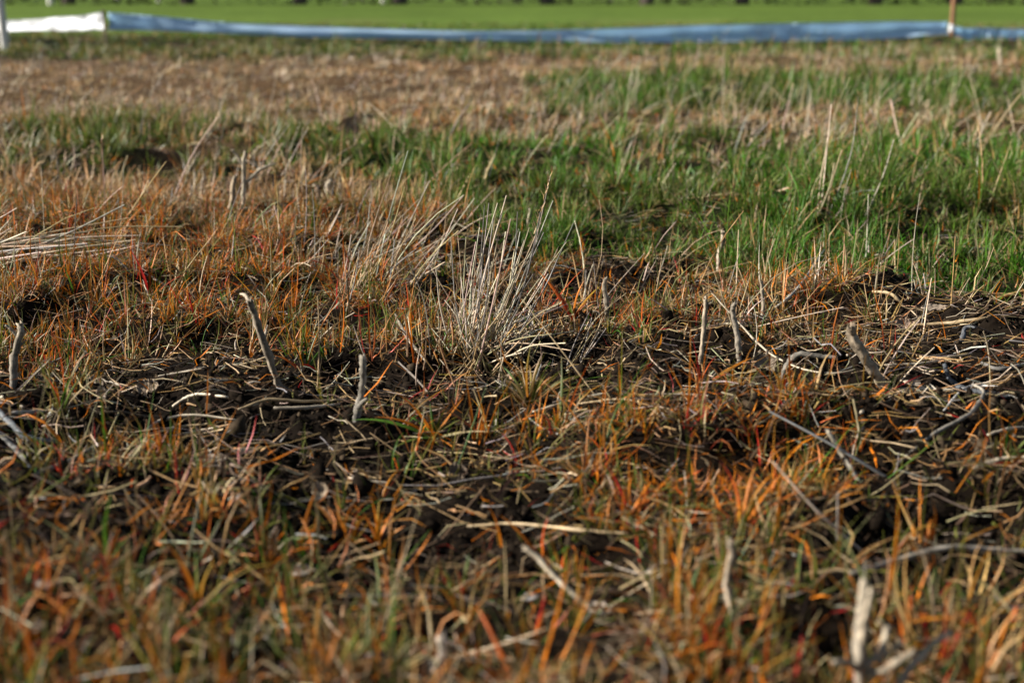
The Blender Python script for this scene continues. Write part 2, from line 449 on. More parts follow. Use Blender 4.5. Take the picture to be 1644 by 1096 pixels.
bands = [  # y0, y1, tuft density, blades per tuft, segments, across, width factor
    (.72, 1.5, 1000, 13, 4, 3, .85),
    (1.5, 3.4, 1000, 14, 4, 3, .82),
    (3.4, 6.2, 290, 14, 3, 2, 1.3),
    (6.2, 13.2, 85, 14, 2, 2, 1.9),
    (13.2, 24, 22, 10, 2, 2, 2.8),
]
G_green, G_orange, G_tan = [], [], []
for (y0, y1, dens, nb, seg, ac, wf) in bands:
    x, y = sample(y0, y1, dens)
    u, v, g, t, o, gE, fg, p, p2 = plan(x, y)
    r = rng.uniform(0, 1, len(x))
    # green
    sel = rng.uniform(0, 1, len(x)) < np.clip(g * (.6 + .7 * clump(x, y)) + (gE if y0 > 10 else 0), 0, 1)
    if sel.sum():
        xs, ys = x[sel], y[sel]
        hgt = .034 * (.35 + 1.3 * fbm(xs * 5, ys * 5, 131, 2)) * (.85 + .5 * clump(xs, ys)) * rng.lognormal(.12, .32, len(xs)) * np.where(ys > 3.2, 1.05, 1)
        if y0 > 10: hgt = hgt * .8
        hgt = hgt * (1 + .5 * box(v[sel], 128, 195, 6))
        idx, b, az, rr = tufts(xs, ys, nb, .011 * wf)
        n = len(b)
        viv = (np.clip(.45 + 1.8 * (p[sel][idx] - .4), 0, 1) * (.35 + .65 * sstep(450, 800, u[sel]))[idx])[:, None]
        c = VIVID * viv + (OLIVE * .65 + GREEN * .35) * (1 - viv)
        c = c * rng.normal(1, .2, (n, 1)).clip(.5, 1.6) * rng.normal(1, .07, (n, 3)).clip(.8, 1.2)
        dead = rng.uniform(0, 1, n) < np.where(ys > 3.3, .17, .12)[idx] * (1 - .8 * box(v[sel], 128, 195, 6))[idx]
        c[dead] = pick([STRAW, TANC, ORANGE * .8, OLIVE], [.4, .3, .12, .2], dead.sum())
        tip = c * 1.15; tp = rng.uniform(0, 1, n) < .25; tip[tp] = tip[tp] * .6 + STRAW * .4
        L = hgt[idx] * rng.uniform(.6, 1.5, n)
        th0 = np.clip(.1 + .42 * rr + rng.normal(0, .22, n), 0, 1.45); th1 = th0 + rng.normal(.4, .5, n)
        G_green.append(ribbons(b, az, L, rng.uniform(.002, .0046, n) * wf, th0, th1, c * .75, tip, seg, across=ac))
    # orange / red autumn grass
    sel = rng.uniform(0, 1, len(x)) < np.clip(o, 0, 1) * (.45 + .65 * clump(x, y))
    if sel.sum():
        xs, ys = x[sel], y[sel]
        mood = rng.uniform(0, 1, len(xs)); fgs = fg[sel]; gp = fbm(xs * 2.6, ys * 2.6, 171)
        uu, vv = u[sel], v[sel]
        hot = np.clip(blob(uu, vv, 1210, 800, 200, 110) + .8 * blob(uu, vv, 610, 830, 90, 80) + .7 * blob(uu, vv, 200, 460, 330, 110) + .5 * blob(uu, vv, 310, 900, 150, 80) + .08 + .35 * sstep(.5, .65, fbm(xs * 6, ys * 6, 177)), 0, 1)
        idx, b, az, rr = tufts(xs, ys, nb, .010)
        n = len(b)
        c0 = np.zeros((n, 3)); c1 = np.zeros((n, 3))
        q = rng.uniform(0, 1, n); md = mood[idx]; ht = hot[idx]; gpi = gp[idx] + .25 * fgs[idx]
        kind = np.where(md < .36 * (.35 + 1.4 * ht), 0, np.where(md < .36 * (.35 + 1.4 * ht) + .10, 1, np.where(md < .70 + .5 * (gpi - .5) + .2 * ht, 2, 3)))
        palO = lambda k_: pick([ORANGE, ORANGE * .7 + YELL * .3, RED * .5 + ORANGE * .5, OLIVE, TANC, GREEN], [.36, .18, .1, .2, .07, .09], k_)
        palR = lambda k_: pick([RED, RED * .4 + ORANGE * .6, BROWN, OLIVE, TANC], [.26, .26, .24, .16, .1], k_)
        palG = lambda k_: pick([OLIVE, GREEN * 1.1, YELL * .7, ORANGE, STRAW * .8, BROWN], [.40, .28, .08, .08, .1, .06], k_)
        palD = lambda k_: pick([TANC, STRAW, BROWN, BROWN * .5, OLIVE, ORANGE * .7], [.22, .13, .25, .22, .18, .05], k_)
        for kk, fn in enumerate((palO, palR, palG, palD)):
            mm = kind == kk
            c0[mm] = fn(mm.sum())
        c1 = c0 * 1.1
        sw = rng.uniform(0, 1, n); m1 = sw < .55
        c1[m1] = c1[m1] * .4 + .6 * pick([ORANGE, OLIVE, GREEN, STRAW, BROWN], [.28, .24, .12, .2, .16], m1.sum())
        rb = rng.uniform(0, 1, n) < .11; c0[rb] = c0[rb] * .35 + RED * .65
        L = rng.lognormal(math.log(.036), .48, n).clip(.012, .12) * (.75 + .6 * fbm(xs * 2, ys * 2, 181))[idx] * np.where(kind == 3, .85, 1) * np.where(ys < 1.45, .84, 1)[idx]
        th0 = np.clip(.12 + .5 * rr + rng.normal(0, .3, n), 0, 1.52); th1 = th0 + rng.normal(.35, .75, n)
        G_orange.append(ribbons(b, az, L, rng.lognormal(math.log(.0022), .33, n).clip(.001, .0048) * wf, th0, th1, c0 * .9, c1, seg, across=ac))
    # dry tan grass
    sel = rng.uniform(0, 1, len(x)) < np.clip(t * (.3 + .8 * clump(x * .8, y * .7)) + .10 * np.clip(o, 0, 1) + .03 * g, 0, 1) * (1 if y0 < 13 else .5)
    if sel.sum():
        xs, ys = x[sel], y[sel]
        idx, b, az, rr = tufts(xs, ys, nb, .014 * wf)
        n = len(b)
        warm = np.clip((fbm(xs * 1.1, ys * 1.1, 191) - .3) * 2.2, 0, 1)[idx]
        tint = rng.uniform(0, 1, n)
        cA = pick([STRAW, PALE, TANC, GREY, BROWN], [.34, .24, .24, .08, .1], n)
        cB = pick([TANC, np.array([.50, .28, .10]), STRAW, ORANGE * .8], [.32, .42, .2, .06], n)
        c = np.where((tint < warm)[:, None], cB, cA)
        cl = .4 + .35 * clump(xs * .8, ys * .7)
        L = rng.uniform(.025, .075, n) * (.4 + .9 * sstep(.35, .75, cl))[idx] * np.where(ys > 4.2, .75, 1)[idx]
        th0 = np.clip(.45 + .5 * rr + rng.normal(0, .4, n), 0, 1.6); th1 = th0 + rng.normal(.3, .8, n)
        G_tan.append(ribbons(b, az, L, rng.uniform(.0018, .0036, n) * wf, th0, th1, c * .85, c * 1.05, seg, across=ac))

for nm, parts, lab in (("green_grass", G_green, "short green grass growing across the field behind the bare strip"),
                       ("autumn_grass", G_orange, "short orange, red and olive grass covering the near ground"),
                       ("dry_grass", G_tan, "matted tan dry grass covering the middle distance")):
    V, F, c = join(parts)
    o = add(nm, quad_mesh(nm, V, F, c), M_STRAW if nm == "dry_grass" else M_BLADE)
    tag(o, lab, "grass", kind="stuff")

# matted dead leaves low among the standing grass
def thatch():
    parts = []
    for (y0, y1, dens, wf) in ((.72, 1.5, 23000, 1.05), (1.5, 3.4, 20000, .95), (3.4, 6.2, 3400, 1.6)):
        x, y = sample(y0, y1, dens)
        u, v, g, t, o, gE, fg, p, p2 = plan(x, y)
        pr = np.clip(.22 + .7 * np.clip(o, 0, 1) + .5 * np.clip(t, 0, 1) + .2 * np.clip(g, 0, 1), 0, 1) * (.35 + .75 * clump(x, y)) * (.4 + .8 * fbm(x * 14, y * 14, 401, 2))
        k = rng.uniform(0, 1, len(x)) < pr
        x, y, o, t = x[k], y[k], o[k], t[k]; n = len(x)
        b = np.stack([x, y, height(x, y) + rng.uniform(0, .012, n)], -1)
        c = pick([TANC, STRAW * .8, BROWN, BROWN * .5, OLIVE, OLIVE * .6, ORANGE, ORANGE * .5, RED * .7], [.16, .12, .14, .14, .13, .1, .12, .06, .03], n)
        hotz = np.clip(blob(u[k], v[k], 1210, 800, 210, 110) + blob(u[k], v[k], 610, 830, 90, 80) + .7 * blob(u[k], v[k], 200, 460, 330, 100) + .6 * blob(u[k], v[k], 320, 910, 160, 80) + .4 * blob(u[k], v[k], 1000, 500, 160, 50), 0, 1)
        hm = rng.uniform(0, 1, n) < hotz * .65
        c[hm] = pick([ORANGE, ORANGE * .75 + YELL * .2, RED * .5 + ORANGE * .5, OLIVE], [.5, .25, .12, .13], hm.sum())
        L = rng.lognormal(math.log(.022), .5, n).clip(.006, .07)
        th0 = rng.uniform(.7, 1.55, n); th1 = th0 + rng.normal(.1, .8, n)
        W = rng.lognormal(math.log(.0014), .45, n).clip(.0006, .006) * wf
        parts.append(ribbons(b, rng.uniform(0, 6.28, n), L, W, th0, th1, c, c * 1.1, 2, across=2, curl=rng.normal(0, 1, n)))
    V, F, c = join(parts)
    o = add("matted_thatch", quad_mesh("matted_thatch", V, F, c), M_BLADE)
    tag(o, "matted brown, olive and orange dead leaves low among the grass", "thatch", kind="stuff")
thatch()

# ------------------------------------------------------------------ litter and soil crumbs
def litter():
    parts = []
    for (y0, y1, dens, lf, wf) in ((.72, 3.3, 3000, 1.0, 1.0), (3.3, 7, 500, 1.4, 1.4), (7, 12.5, 110, 2.0, 2.2)):
        x, y = sample(y0, y1, dens)
        u, v, g, t, o, gE, fg, p, p2 = plan(x, y)
        lm = .45 + .5 * blob(u, v, 1500, 600, 350, 110) + .4 * blob(u, v, 330, 690, 260, 60) + .5 * blob(u, v, 1000, 640, 200, 70) + .35 * sstep(.45, .6, p2)
        keep = rng.uniform(0, 1, len(x)) < np.clip(lm * (1 - .55 * np.clip(g, 0, 1)) + .4 * np.clip(t, 0, 1), 0, 1)
        x, y = x[keep], y[keep]; n = len(x)
        L = rng.lognormal(math.log(.038), .65, n).clip(.008, .18) * lf
        az = rng.normal(0, .75, n) + rng.integers(0, 2, n) * math.pi
        tilt = rng.normal(.05, .16, n)
        curve = rng.normal(0, .6, n)
        K = 4; s = np.linspace(-.5, .5, K)
        a = az[:, None] + curve[:, None] * s[None]
        px = x[:, None] + np.cumsum(np.cos(a), 1) * (L / K)[:, None]; py = y[:, None] + np.cumsum(np.sin(a), 1) * (L / K)[:, None]
        pz = height(px, py); base = pz.mean(1)[:, None] * .6 + pz * .4
        pz = np.maximum(base, pz - .002) + .004 + tilt[:, None] * s[None] * L[:, None] + rng.uniform(0, .012, n)[:, None]
        P = np.stack([px, py, pz], -1)
        col = pick([STRAW, PALE * .9, TANC, BROWN, GREY, BROWN * .5], [.2, .1, .2, .26, .08, .16], n)
        rad = (rng.lognormal(math.log(.0006), .4, n).clip(.0003, .0019) * wf)[:, None] * np.linspace(1.1, .7, K)[None]
        parts.append(tubes(P, rad, col, 3))
    V, F, c = join(parts)
    o = add("straw_litter", quad_mesh("straw_litter", V, F, c), M_STRAW)
    tag(o, "fine broken straw and grass litter strewn over the soil", "litter", kind="stuff")
litter()

def standing_straw():
    parts = []
    for (y0, y1, dens, wf) in ((1.6, 3.4, 60, 1.0), (3.4, 6.5, 120, 1.2), (6.5, 12.5, 16, 2.0)):
        x, y = sample(y0, y1, dens)
        u, v, g, t, o, gE, fg, p, p2 = plan(x, y)
        pr = np.where(y < 3.4, .25 + .3 * np.clip(o, 0, 1) * (v < 600), .1 + .2 * np.clip(t, 0, 1) + .5 * sstep(3.4, 4.2, y) * sstep(600, 1100, u) * sstep(.4, .6, fbm(x * 2.2, y * 2.2, 411)))
        k = rng.uniform(0, 1, len(x)) < pr
        idx, b, az, rr = tufts(x[k], y[k], 3, .02)
        n = len(b)
        L = rng.lognormal(math.log(.085), .4, n).clip(.03, .22) * np.where(b[:, 1] > 3.4, 1.25, 1)
        az = rng.normal(.15, 1.0, n); th0 = np.abs(rng.normal(.45, .38, n)); th1 = th0 + rng.normal(.25, .45, n)
        s = np.linspace(0, 1, 5); th = th0[:, None] + (th1 - th0)[:, None] * s
        T = np.stack([np.sin(th) * np.cos(az)[:, None], np.sin(th) * np.sin(az)[:, None], np.cos(th)], -1)
        P = b[:, None] + np.concatenate([np.zeros((n, 1, 3)), np.cumsum(T[:, 1:] * (L / 4)[:, None, None], 1)], 1)
        col = pick([PALE, STRAW, TANC, GREY], [.35, .4, .15, .1], n)
        rad = (rng.uniform(.0007, .0014, n) * wf)[:, None] * np.linspace(1, .5, 5)[None]
        parts.append(tubes(P, rad, col, 4))
    V, F, c = join(parts)
    o = add("standing_straw", quad_mesh("standing_straw", V, F, c), M_STRAW)
    tag(o, "thin pale straws standing scattered through the grass", "straw", kind="stuff")
standing_straw()

def crumbs():
    iv = np.array([(1, 0, 0), (-1, 0, 0), (0, 1, 0), (0, -1, 0), (0, 0, 1), (0, 0, -1)], float)
    fv = np.array([(0, 2, 4), (2, 1, 4), (1, 3, 4), (3, 0, 4), (2, 0, 5), (1, 2, 5), (3, 1, 5), (0, 3, 5)])
    x, y = sample(.72, 2.9, 11500)
    u, v, g, t, o, gE, fg, p, p2 = plan(x, y)
    keep = rng.uniform(0, 1, len(x)) < np.clip(1.0 - .75 * (g + t + o), .04, 1)
    x, y = x[keep], y[keep]; n = len(x)
    r = rng.lognormal(math.log(.0026), .6, n).clip(.0012, .015)
    z = height(x, y) + r * .3
    ang = rng.uniform(0, 6.28, n); ca, sa = np.cos(ang)[:, None], np.sin(ang)[:, None]
    J = rng.uniform(.55, 1.45, (n, 6, 1)); sq = rng.uniform(.6, 1.2, (n, 1, 3))
    W = iv[None] * J * sq * r[:, None, None]; W = np.stack([W[..., 0] * ca - W[..., 2] * sa, W[..., 1] * ca + W[..., 0] * sa * .5, W[..., 2] * ca + W[..., 0] * sa], -1)
    V = (W + np.stack([x, y, z], -1)[:, None]).reshape(-1, 3)
    F = (fv[None] + (np.arange(n) * 6)[:, None, None]).reshape(-1, 3)
    col = SOIL[None] * rng.uniform(.6, 2.2, (n, 1)); lt = rng.uniform(0, 1, n) < .22; col[lt] = np.array([.06, .042, .026]) * rng.uniform(.5, 1.2, (lt.sum(), 1))
    o = add("soil_crumbs", quad_mesh("soil_crumbs", V, F, np.repeat(col, 6, 0), False), M_CLOD)
    tag(o, "dark crumbled soil lying on the bare strips", "soil", kind="stuff")
crumbs()

# ------------------------------------------------------------------ single things
def stem_mesh(name, pts, radii, col0, col1, sides=9, knob=.12, jag=.5, origin=None):
    """a woody stem along pts: knobbly surface, jagged broken top with a hollow end, closed bottom"""
    P = catmull(pts, 6)
    K = len(P)
    R = np.interp(np.linspace(0, 1, K), np.linspace(0, 1, len(radii)), radii)
    jit = rng.normal(0, .10, P.shape) * R[:, None]; jit[0] = 0; P = P + jit
    col0 = np.array(col0); col1 = np.array(col1)
    T = np.gradient(P, axis=0); T /= np.linalg.norm(T, axis=1, keepdims=True)
    A = np.cross(T, [0.3, .9, .12]); A /= np.linalg.norm(A, axis=1, keepdims=True); B = np.cross(T, A)
    ang = np.arange(sides) / sides * 2 * math.pi
    node = 1 + .25 * np.exp(-((np.linspace(0, 1, K) - rng.uniform(.3, .7)) / .05) ** 2)
    V = []; cc = []
    grain = rng.normal(1, .38, sides).clip(.3, 1.6)
    for i in range(K):
        f = 1 + rng.normal(0, knob, sides)
        top = 0
        ring = P[i] + (A[i][None] * np.cos(ang)[:, None] + B[i][None] * np.sin(ang)[:, None]) * (R[i] * f * node[i])[:, None]
        if i == K - 1: ring = ring + T[i][None] * (rng.uniform(-1, 1, sides) * jag * R[i])[:, None]
        V.append(ring)
        c = (col0 + (col1 - col0) * i / (K - 1))[None] * (grain * rng.normal(1, .12, sides))[:, None].clip(.4, 1.7)
        cc.append(c)
    V = np.concatenate(V); cc = np.concatenate(cc)
    F = []
    for i in range(K - 1):
        for k in range(sides):
            k2 = (k + 1) % sides
            F.append((i * sides + k, i * sides + k2, (i + 1) * sides + k2, (i + 1) * sides + k))
    V = np.vstack([V, P[0] - T[0] * R[0] * .3, P[-1] - T[-1] * R[-1] * .5]); cc = np.vstack([cc, col0, col1 * .6])
    for k in range(sides):
        k2 = (k + 1) % sides
        F.append((K * sides, k2, k)); F.append((K * sides + 1, (K - 1) * sides + k, (K - 1) * sides + k2))
    if origin is not None: V = V - np.array(origin)
    me = bpy.data.meshes.new(name); me.from_pydata(V.tolist(), [], F)
    a = me.attributes.new("col", 'FLOAT_COLOR', 'POINT')
    c4 = np.ones((len(V), 4), np.float32); c4[:, :3] = cc; a.data.foreach_set("color", c4.ravel())
    me.polygons.foreach_set("use_smooth", np.ones(len(me.polygons), dtype=bool))
    me.update()
    return me

def px_m(y):            # metres for one photograph pixel at ground distance y
    return y / CP / FPX * 1.0

def stub(base, top, w, label, lean=0.0, col=(.3, .24, .17), col2=None, bend=0.0, branches=(), name="plant_stub", cat="stem", group="broken stems standing in the soil", knob=.1):
    b = ground_at(*base)
    t = at_depth(top[0], top[1], b[1] + lean)
    r = w * .41 * px_m(b[1]); col = np.array(col) * .85; col2 = col if col2 is None else np.array(col2) * .85
    mid = (b + t) / 2 + np.array([bend * px_m(b[1]), 0, 0])
    b2 = b - (t - b) / np.linalg.norm(t - b) * .012
    pts = [b2, b * .72 + mid * .28, mid + rng.normal(0, .5, 3) * r, t * .7 + mid * .3 + rng.normal(0, .5, 3) * r, t]
    branches_l = list(branches)
    if not branches_l:
        o = add(name, stem_mesh(name, pts, [r * 1.1, r, r * .95, r * .9, r * .8], col, col2, 11, knob, 1.8, b), M_BARK, loc=b)
    else:
        o = empty(name, b)
        add("stem", stem_mesh("stem", pts, [r * 1.1, r, r * .95, r * .9, r * .8], col, col2, 11, knob, 1.8, b), M_BARK, o)
        for (f, tipp, bw, bl) in branches_l:
            s = b + (t - b) * f
            e = at_depth(tipp[0], tipp[1], b[1] + bl)
            rr = bw * .5 * px_m(b[1])
            m2 = (s + e) / 2 + np.array([0, 0, .1 * np.linalg.norm(e - s)])
            add("side_branch", stem_mesh("side_branch", [s, m2, e], [rr * 1.1, rr, rr * .6], col, col2, 7, .08, .5, b), M_BARK, o)
    tag(o, label, cat, group)
    return o

BARK = (.2, .16, .11); GBARK = (.2, .18, .15); PSTEM = (.36, .29, .2)
stub((454, 634), (399, 480), 14, "knobbly bark twig leaning left in front of the orange grass", -.02, (.28, .22, .155), (.26, .21, .15), -4, [(.55, (430, 522), 4, .02), (.97, (386, 472), 6, .01)], knob=.16)
stub((571, 680), (582, 572), 14, "upright grey stub standing on bare soil before the central straw tuft", 0, GBARK, (.42, .36, .27), 2, [(.2, (590, 640), 7, -.01)])
stub((20, 630), (31, 518), 14, "grey stub with a thin side twig at the photo's left edge", 0, GBARK, PSTEM, 2, [(.55, (42, 545), 4, 0), (.8, (8, 522), 5, 0)])
stub((1124, 586), (1132, 478), 9, "slim brown stub, leftmost of three beside the long bent stalk", 0, (.34, .26, .18), PSTEM)
stub((1187, 577), (1179, 487), 11, "grey-brown stub, middle of three beside the long bent stalk", 0, (.36, .30, .22), (.24, .20, .15))
stub((1220, 537), (1222, 452), 8, "thin pale stub, rightmost of three beside the long bent stalk", 0, (.42, .34, .25), PSTEM)
stub((1420, 624), (1368, 524), 20, "thick knotted brown twig leaning left by the turned soil heap", -.03, (.40, .32, .22), (.24, .18, .12), -3, [(.5, (1391, 585), 9, -.015), (.98, (1361, 527), 7, 0)], knob=.2)
stub((975, 512), (972, 447), 10, "short stub with pale cut top among grass right of the straw tuft", 0, (.25, .21, .16), PSTEM)
stub((1153, 436), (1160, 372), 9, "pale reddish stub at the front edge of the green grass", 0, (.42, .33, .24), PSTEM)
stub((363, 352), (379, 284), 9, "tan stub leaning right below the left green band", 0, (.42, .28, .17), PSTEM)
stub((322, 326), (329, 284), 9, "short weathered stub left of the forked weed stem", 0, (.34, .28, .22), PSTEM)
stub((391, 336), (394, 246), 8, "forked pale weed stem with side branches in the left green band", 0, (.4, .34, .24), PSTEM, 0, [(.45, (443, 262), 5, .03), (.7, (372, 240), 4, 0), (.75, (381, 258), 4, 0)])
stub((851, 384), (852, 338), 8, "small pale stub behind the tips of the straw tuft", 0, (.4, .33, .25), PSTEM)
stub((705, 1110), (707, 1022), 24, "blurred grey stub at the bottom edge, nearest of all stubs", 0, GBARK, (.40, .33, .25))
stub((1183, 1015), (1174, 868), 18, "tall blurred brown stub in front of the orange clump", 0, (.36, .28, .2), PSTEM, -3)
stub((530, 325), (531, 290), 10, "low pale stub in the litter beside the leaning straw tuft", 0, PSTEM, PALE)
stub((511, 330), (505, 298), 8, "low grey stub next to the litter behind the orange grass", 0, GBARK, PSTEM)
stub((960, 985), (843, 880), 14, "blurred pale broken stalk slanting over a dark hollow", .03, (.42, .37, .27), PSTEM)
stub((1376, 768), (1328, 690), 10, "grey dry stalk tilted left above the orange clump's right side", .02, (.42, .38, .30), PALE)
stub((1606, 104), (1605, 78), 7, "pale dry stem standing before the tape's right end", 0, PSTEM, PALE)

# branched weed at the bottom right corner
b = ground_at(1395, 1150)
o = empty("branched_weed", b)
def wpt(u, v, dy=0): return at_depth(u, v, b[1] + dy)
rr = px_m(b[1])
add("stem", stem_mesh("stem", [b - [0, 0, .01], wpt(1380, 1060), wpt(1382, 990, .01), wpt(1390, 930, .02)], [11 * rr, 10 * rr, 10 * rr, 8 * rr], (.24, .20, .15), (.28, .23, .16), 9, .1, 1.2, b), M_BARK, o)
for tip, w0, st in (((1400, 945), 7, (1384, 1050)), ((1424, 1008), 8, (1390, 1070)), ((1448, 1030), 7, (1392, 1080)), ((1470, 1044), 7, (1395, 1085)), ((1526, 1012), 8, (1440, 1100)), ((1340, 1062), 6, (1384, 1085))):
    s = wpt(*st); e = wpt(tip[0], tip[1], rng.uniform(-.02, .03))
    add("branch", stem_mesh("branch", [s, (s + e) / 2 + rng.normal(0, .002, 3), e], [w0 * rr, w0 * rr * .9, w0 * rr * .75], (.24, .19, .13), (.28, .23, .16), 8, .1, 1.2, b), M_BARK, o)
tag(o, "blurred branching dry weed stem rising from the bottom right corner", "weed")

# ---- fallen stalks lying on the soil
def fallen(pts, w, label, col=PALE, lift=None, taper=.7, name="fallen_stalk", group="dry stalks lying on the soil", mat=None, knob=.05, cat="stalk", flat=False):
    Q = []
    for i, p in enumerate(pts):
        g_ = ground_at(p[0], p[1])
        zl = (lift[i] * .4 if lift else .003) + w * .5 * px_m(g_[1])
        Q.append(g_ + [0, 0, zl])
    Q = np.array(Q); r = w * .4 * px_m(Q[:, 1].mean())
    if mat is not None: col = np.array(col) * .5
    org = Q.mean(0)
    me = stem_mesh(name, Q, [r * .8, r, r * .95, r * taper], np.array(col) * .9, np.array(col), 7, knob, 1.0, org)
    o = add(name, me, mat or M_STRAW, loc=org)
    tag(o, label, cat, group)
    return o

fallen([(1140, 492), (1192, 541), (1236, 576), (1292, 598), (1348, 603), (1400, 590)], 4, "long thin pale stalk bending in a curve past the three stubs", PALE, [.055, .03, .014, .006, .006, .008])
fallen([(1360, 577), (1430, 563), (1495, 568), (1541, 553)], 7, "pale stalk curving past the thick knotted twig, uppermost of its bundle", PALE)
fallen([(1382, 590), (1440, 572), (1500, 582), (1560, 574)], 6, "pale stalk under the uppermost one behind the knotted twig", STRAW)
fallen([(1420, 592), (1490, 588), (1530, 576)], 5, "short straw lying across the bundle right of the knotted twig", PALE * .9)
fallen([(1462, 530), (1520, 526), (1580, 519), (1660, 518)], 8, "long straight tan stalk above the bundle at the right edge", STRAW)
fallen([(1382, 670), (1420, 652), (1465, 634), (1535, 634)], 9, "flat pale stalk slanting up towards the curled grey peel", PALE * .95)
fallen([(1253, 620), (1262, 598), (1282, 584), (1310, 583), (1344, 583)], 12, "bent pale bark strip, hook-shaped, left of the knotted twig", (.5, .44, .35), [.0, .008, .02, .012, .006], mat=M_BARK)
fallen([(1515, 600), (1524, 620), (1548, 634), (1580, 638), (1622, 644)], 11, "dark grey curled peel lying on the soil near the right edge", (.16, .17, .18), [.02, .012, .008, .006, .004], mat=M_BARK)
fallen([(1509, 674), (1530, 650), (1556, 633), (1602, 629)], 5, "thin white strip arching over the curved branch", (.62, .58, .52), [.004, .014, .02, .012])
fallen([(1440, 752), (1500, 706), (1550, 684), (1573, 660), (1577, 648), (1560, 637)], 8, "curved pale branch hooking back at its upper end", (.46, .40, .31), [.006, .012, .02, .025, .03, .03], mat=M_BARK, knob=.1, cat="branch")
fallen([(1570, 496), (1600, 488), (1660, 470)], 10, "brown stalk on the soil below the right green grass", TANC)
fallen([(1400, 480), (1430, 484), (1452, 502)], 7, "short arched stalk on top of the turned soil heap", STRAW, [.02, .02, .012])
fallen([(1500, 565), (1540, 560), (1548, 545), (1565, 545)], 9, "kinked grey root piece beside the pale bundle", (.26, .26, .26), [.01, .014, .03, .035], mat=M_BARK)
fallen([(1575, 590), (1605, 600), (1660, 588)], 8, "grey flat stalk reaching the right edge below the bundle", GREY)
fallen([(1645, 603), (1600, 628), (1585, 640)], 7, "short brown stalk pointing at the dark peel", TANC)
fallen([(1365, 934), (1440, 920), (1520, 905), (1580, 908), (1660, 906)], 14, "long pale stick lying across the blurred right foreground", (.52, .45, .35), [.01, .02, .028, .028, .02], mat=M_BARK, cat="stick")
fallen([(1195, 962), (1260, 944), (1330, 930), (1380, 932)], 9, "thin blurred stalk continuing left of the long pale stick", STRAW, [.006, .012, .014, .012])
fallen([(1560, 760), (1610, 745), (1660, 742)], 9, "pale stalk at the right edge below the curved branch", PALE * .9)
fallen([(1585, 705), (1620, 695), (1660, 693)], 6, "thin pale straw above the lowest stalk at the right edge", PALE)
fallen([(278, 660), (296, 648), (320, 640), (366, 645)], 7, "arched pale straw, uppermost of the bundle on the left soil", PALE)
fallen([(231, 699), (262, 680), (315, 673), (380, 681)], 6, "curved straw across the middle of the left soil bundle", PALE * .95)
fallen([(228, 722), (300, 702), (362, 690)], 6, "straight straw along the lower left soil bundle", PALE)
fallen([(250, 718), (320, 704), (395, 688)], 5, "thin straw lowest in the left soil bundle", STRAW)
fallen([(236, 704), (290, 692), (340, 686)], 6, "short straw inside the left soil bundle", STRAW)
fallen([(383, 664), (432, 648), (490, 651), (560, 648)], 6, "long straw running from the left bundle towards the grey stub", STRAW)
fallen([(440, 662), (500, 661), (545, 656)], 7, "short pale straw below the long one near the grey stub", PALE * .9)
fallen([(-10, 642), (12, 650), (38, 663)], 9, "short pale stalk touching the left edge below the stub", PALE)
fallen([(-10, 668), (20, 694), (44, 714), (98, 718)], 13, "grey forked root lying at the left edge", (.30, .31, .31), [.02, .014, .01, .006], mat=M_BARK, cat="root", knob=.14)
fallen([(-10, 704), (26, 733), (50, 762)], 11, "grey stalk below the root at the left edge", (.34, .32, .28), [.02, .012, .008], mat=M_BARK)
fallen([(60, 770), (110, 752), (162, 722)], 12, "blurred pale stalk slanting up from the left foreground", (.46, .38, .28), mat=M_BARK)
fallen([(20, 672), (74, 669)], 10, "flat grey chip between root and stalk at the left", GREY)
fallen([(120, 622), (165, 620), (203, 627)], 8, "pale straw behind the flaky dead leaves on the left", PALE)
fallen([(250, 612), (290, 604), (330, 596)], 6, "thin straw under the orange grass edge, left of the bark twig", PALE * .9)
fallen([(855, 668), (900, 655), (960, 640), (1045, 637)], 6, "long straw right of the olive spray", PALE * .9)
fallen([(930, 655), (1000, 648), (1080, 665)], 6, "pale straw just below the long straw right of the olive spray", STRAW)
fallen([(1030, 640), (1110, 640), (1180, 648)], 5, "thin straight straw between olive spray and bark strip", PALE)
fallen([(1148, 632), (1180, 636), (1225, 632)], 7, "short curved straw left of the hook-shaped bark strip", PALE)
fallen([(640, 600), (668, 620), (690, 640)], 5, "grey-brown stalk leaning at the left foot of the straw tuft", (.22, .18, .14), [.035, .02, .008])
fallen([(635, 530), (655, 560), (685, 590)], 7, "pale bent stalk left of the straw tuft's base", PALE * .9, [.05, .03, .012])
fallen([(1100, 452), (1160, 443), (1240, 438), (1310, 434)], 7, "long brown straw along the foot of the green grass", TANC)
fallen([(1130, 470), (1190, 450), (1240, 447)], 6, "pale straw crossing below the green grass", STRAW)
fallen([(1245, 500), (1280, 478), (1325, 420)], 5, "thin grey stalk slanting from the soil into the green grass", (.30, .28, .24), [.01, .03, .06])
fallen([(1250, 480), (1300, 470), (1345, 452)], 6, "short straw at the top of the bare soil strip", STRAW)
fallen([(750, 858), (830, 857), (930, 865), (1010, 868)], 7, "thin pale stalk across the dark hollow in the foreground", STRAW, [.015, .02, .016, .012])
fallen([(560, 775), (590, 780), (625, 783)], 7, "blurred pale straw left of the foreground hollow", PALE * .9)

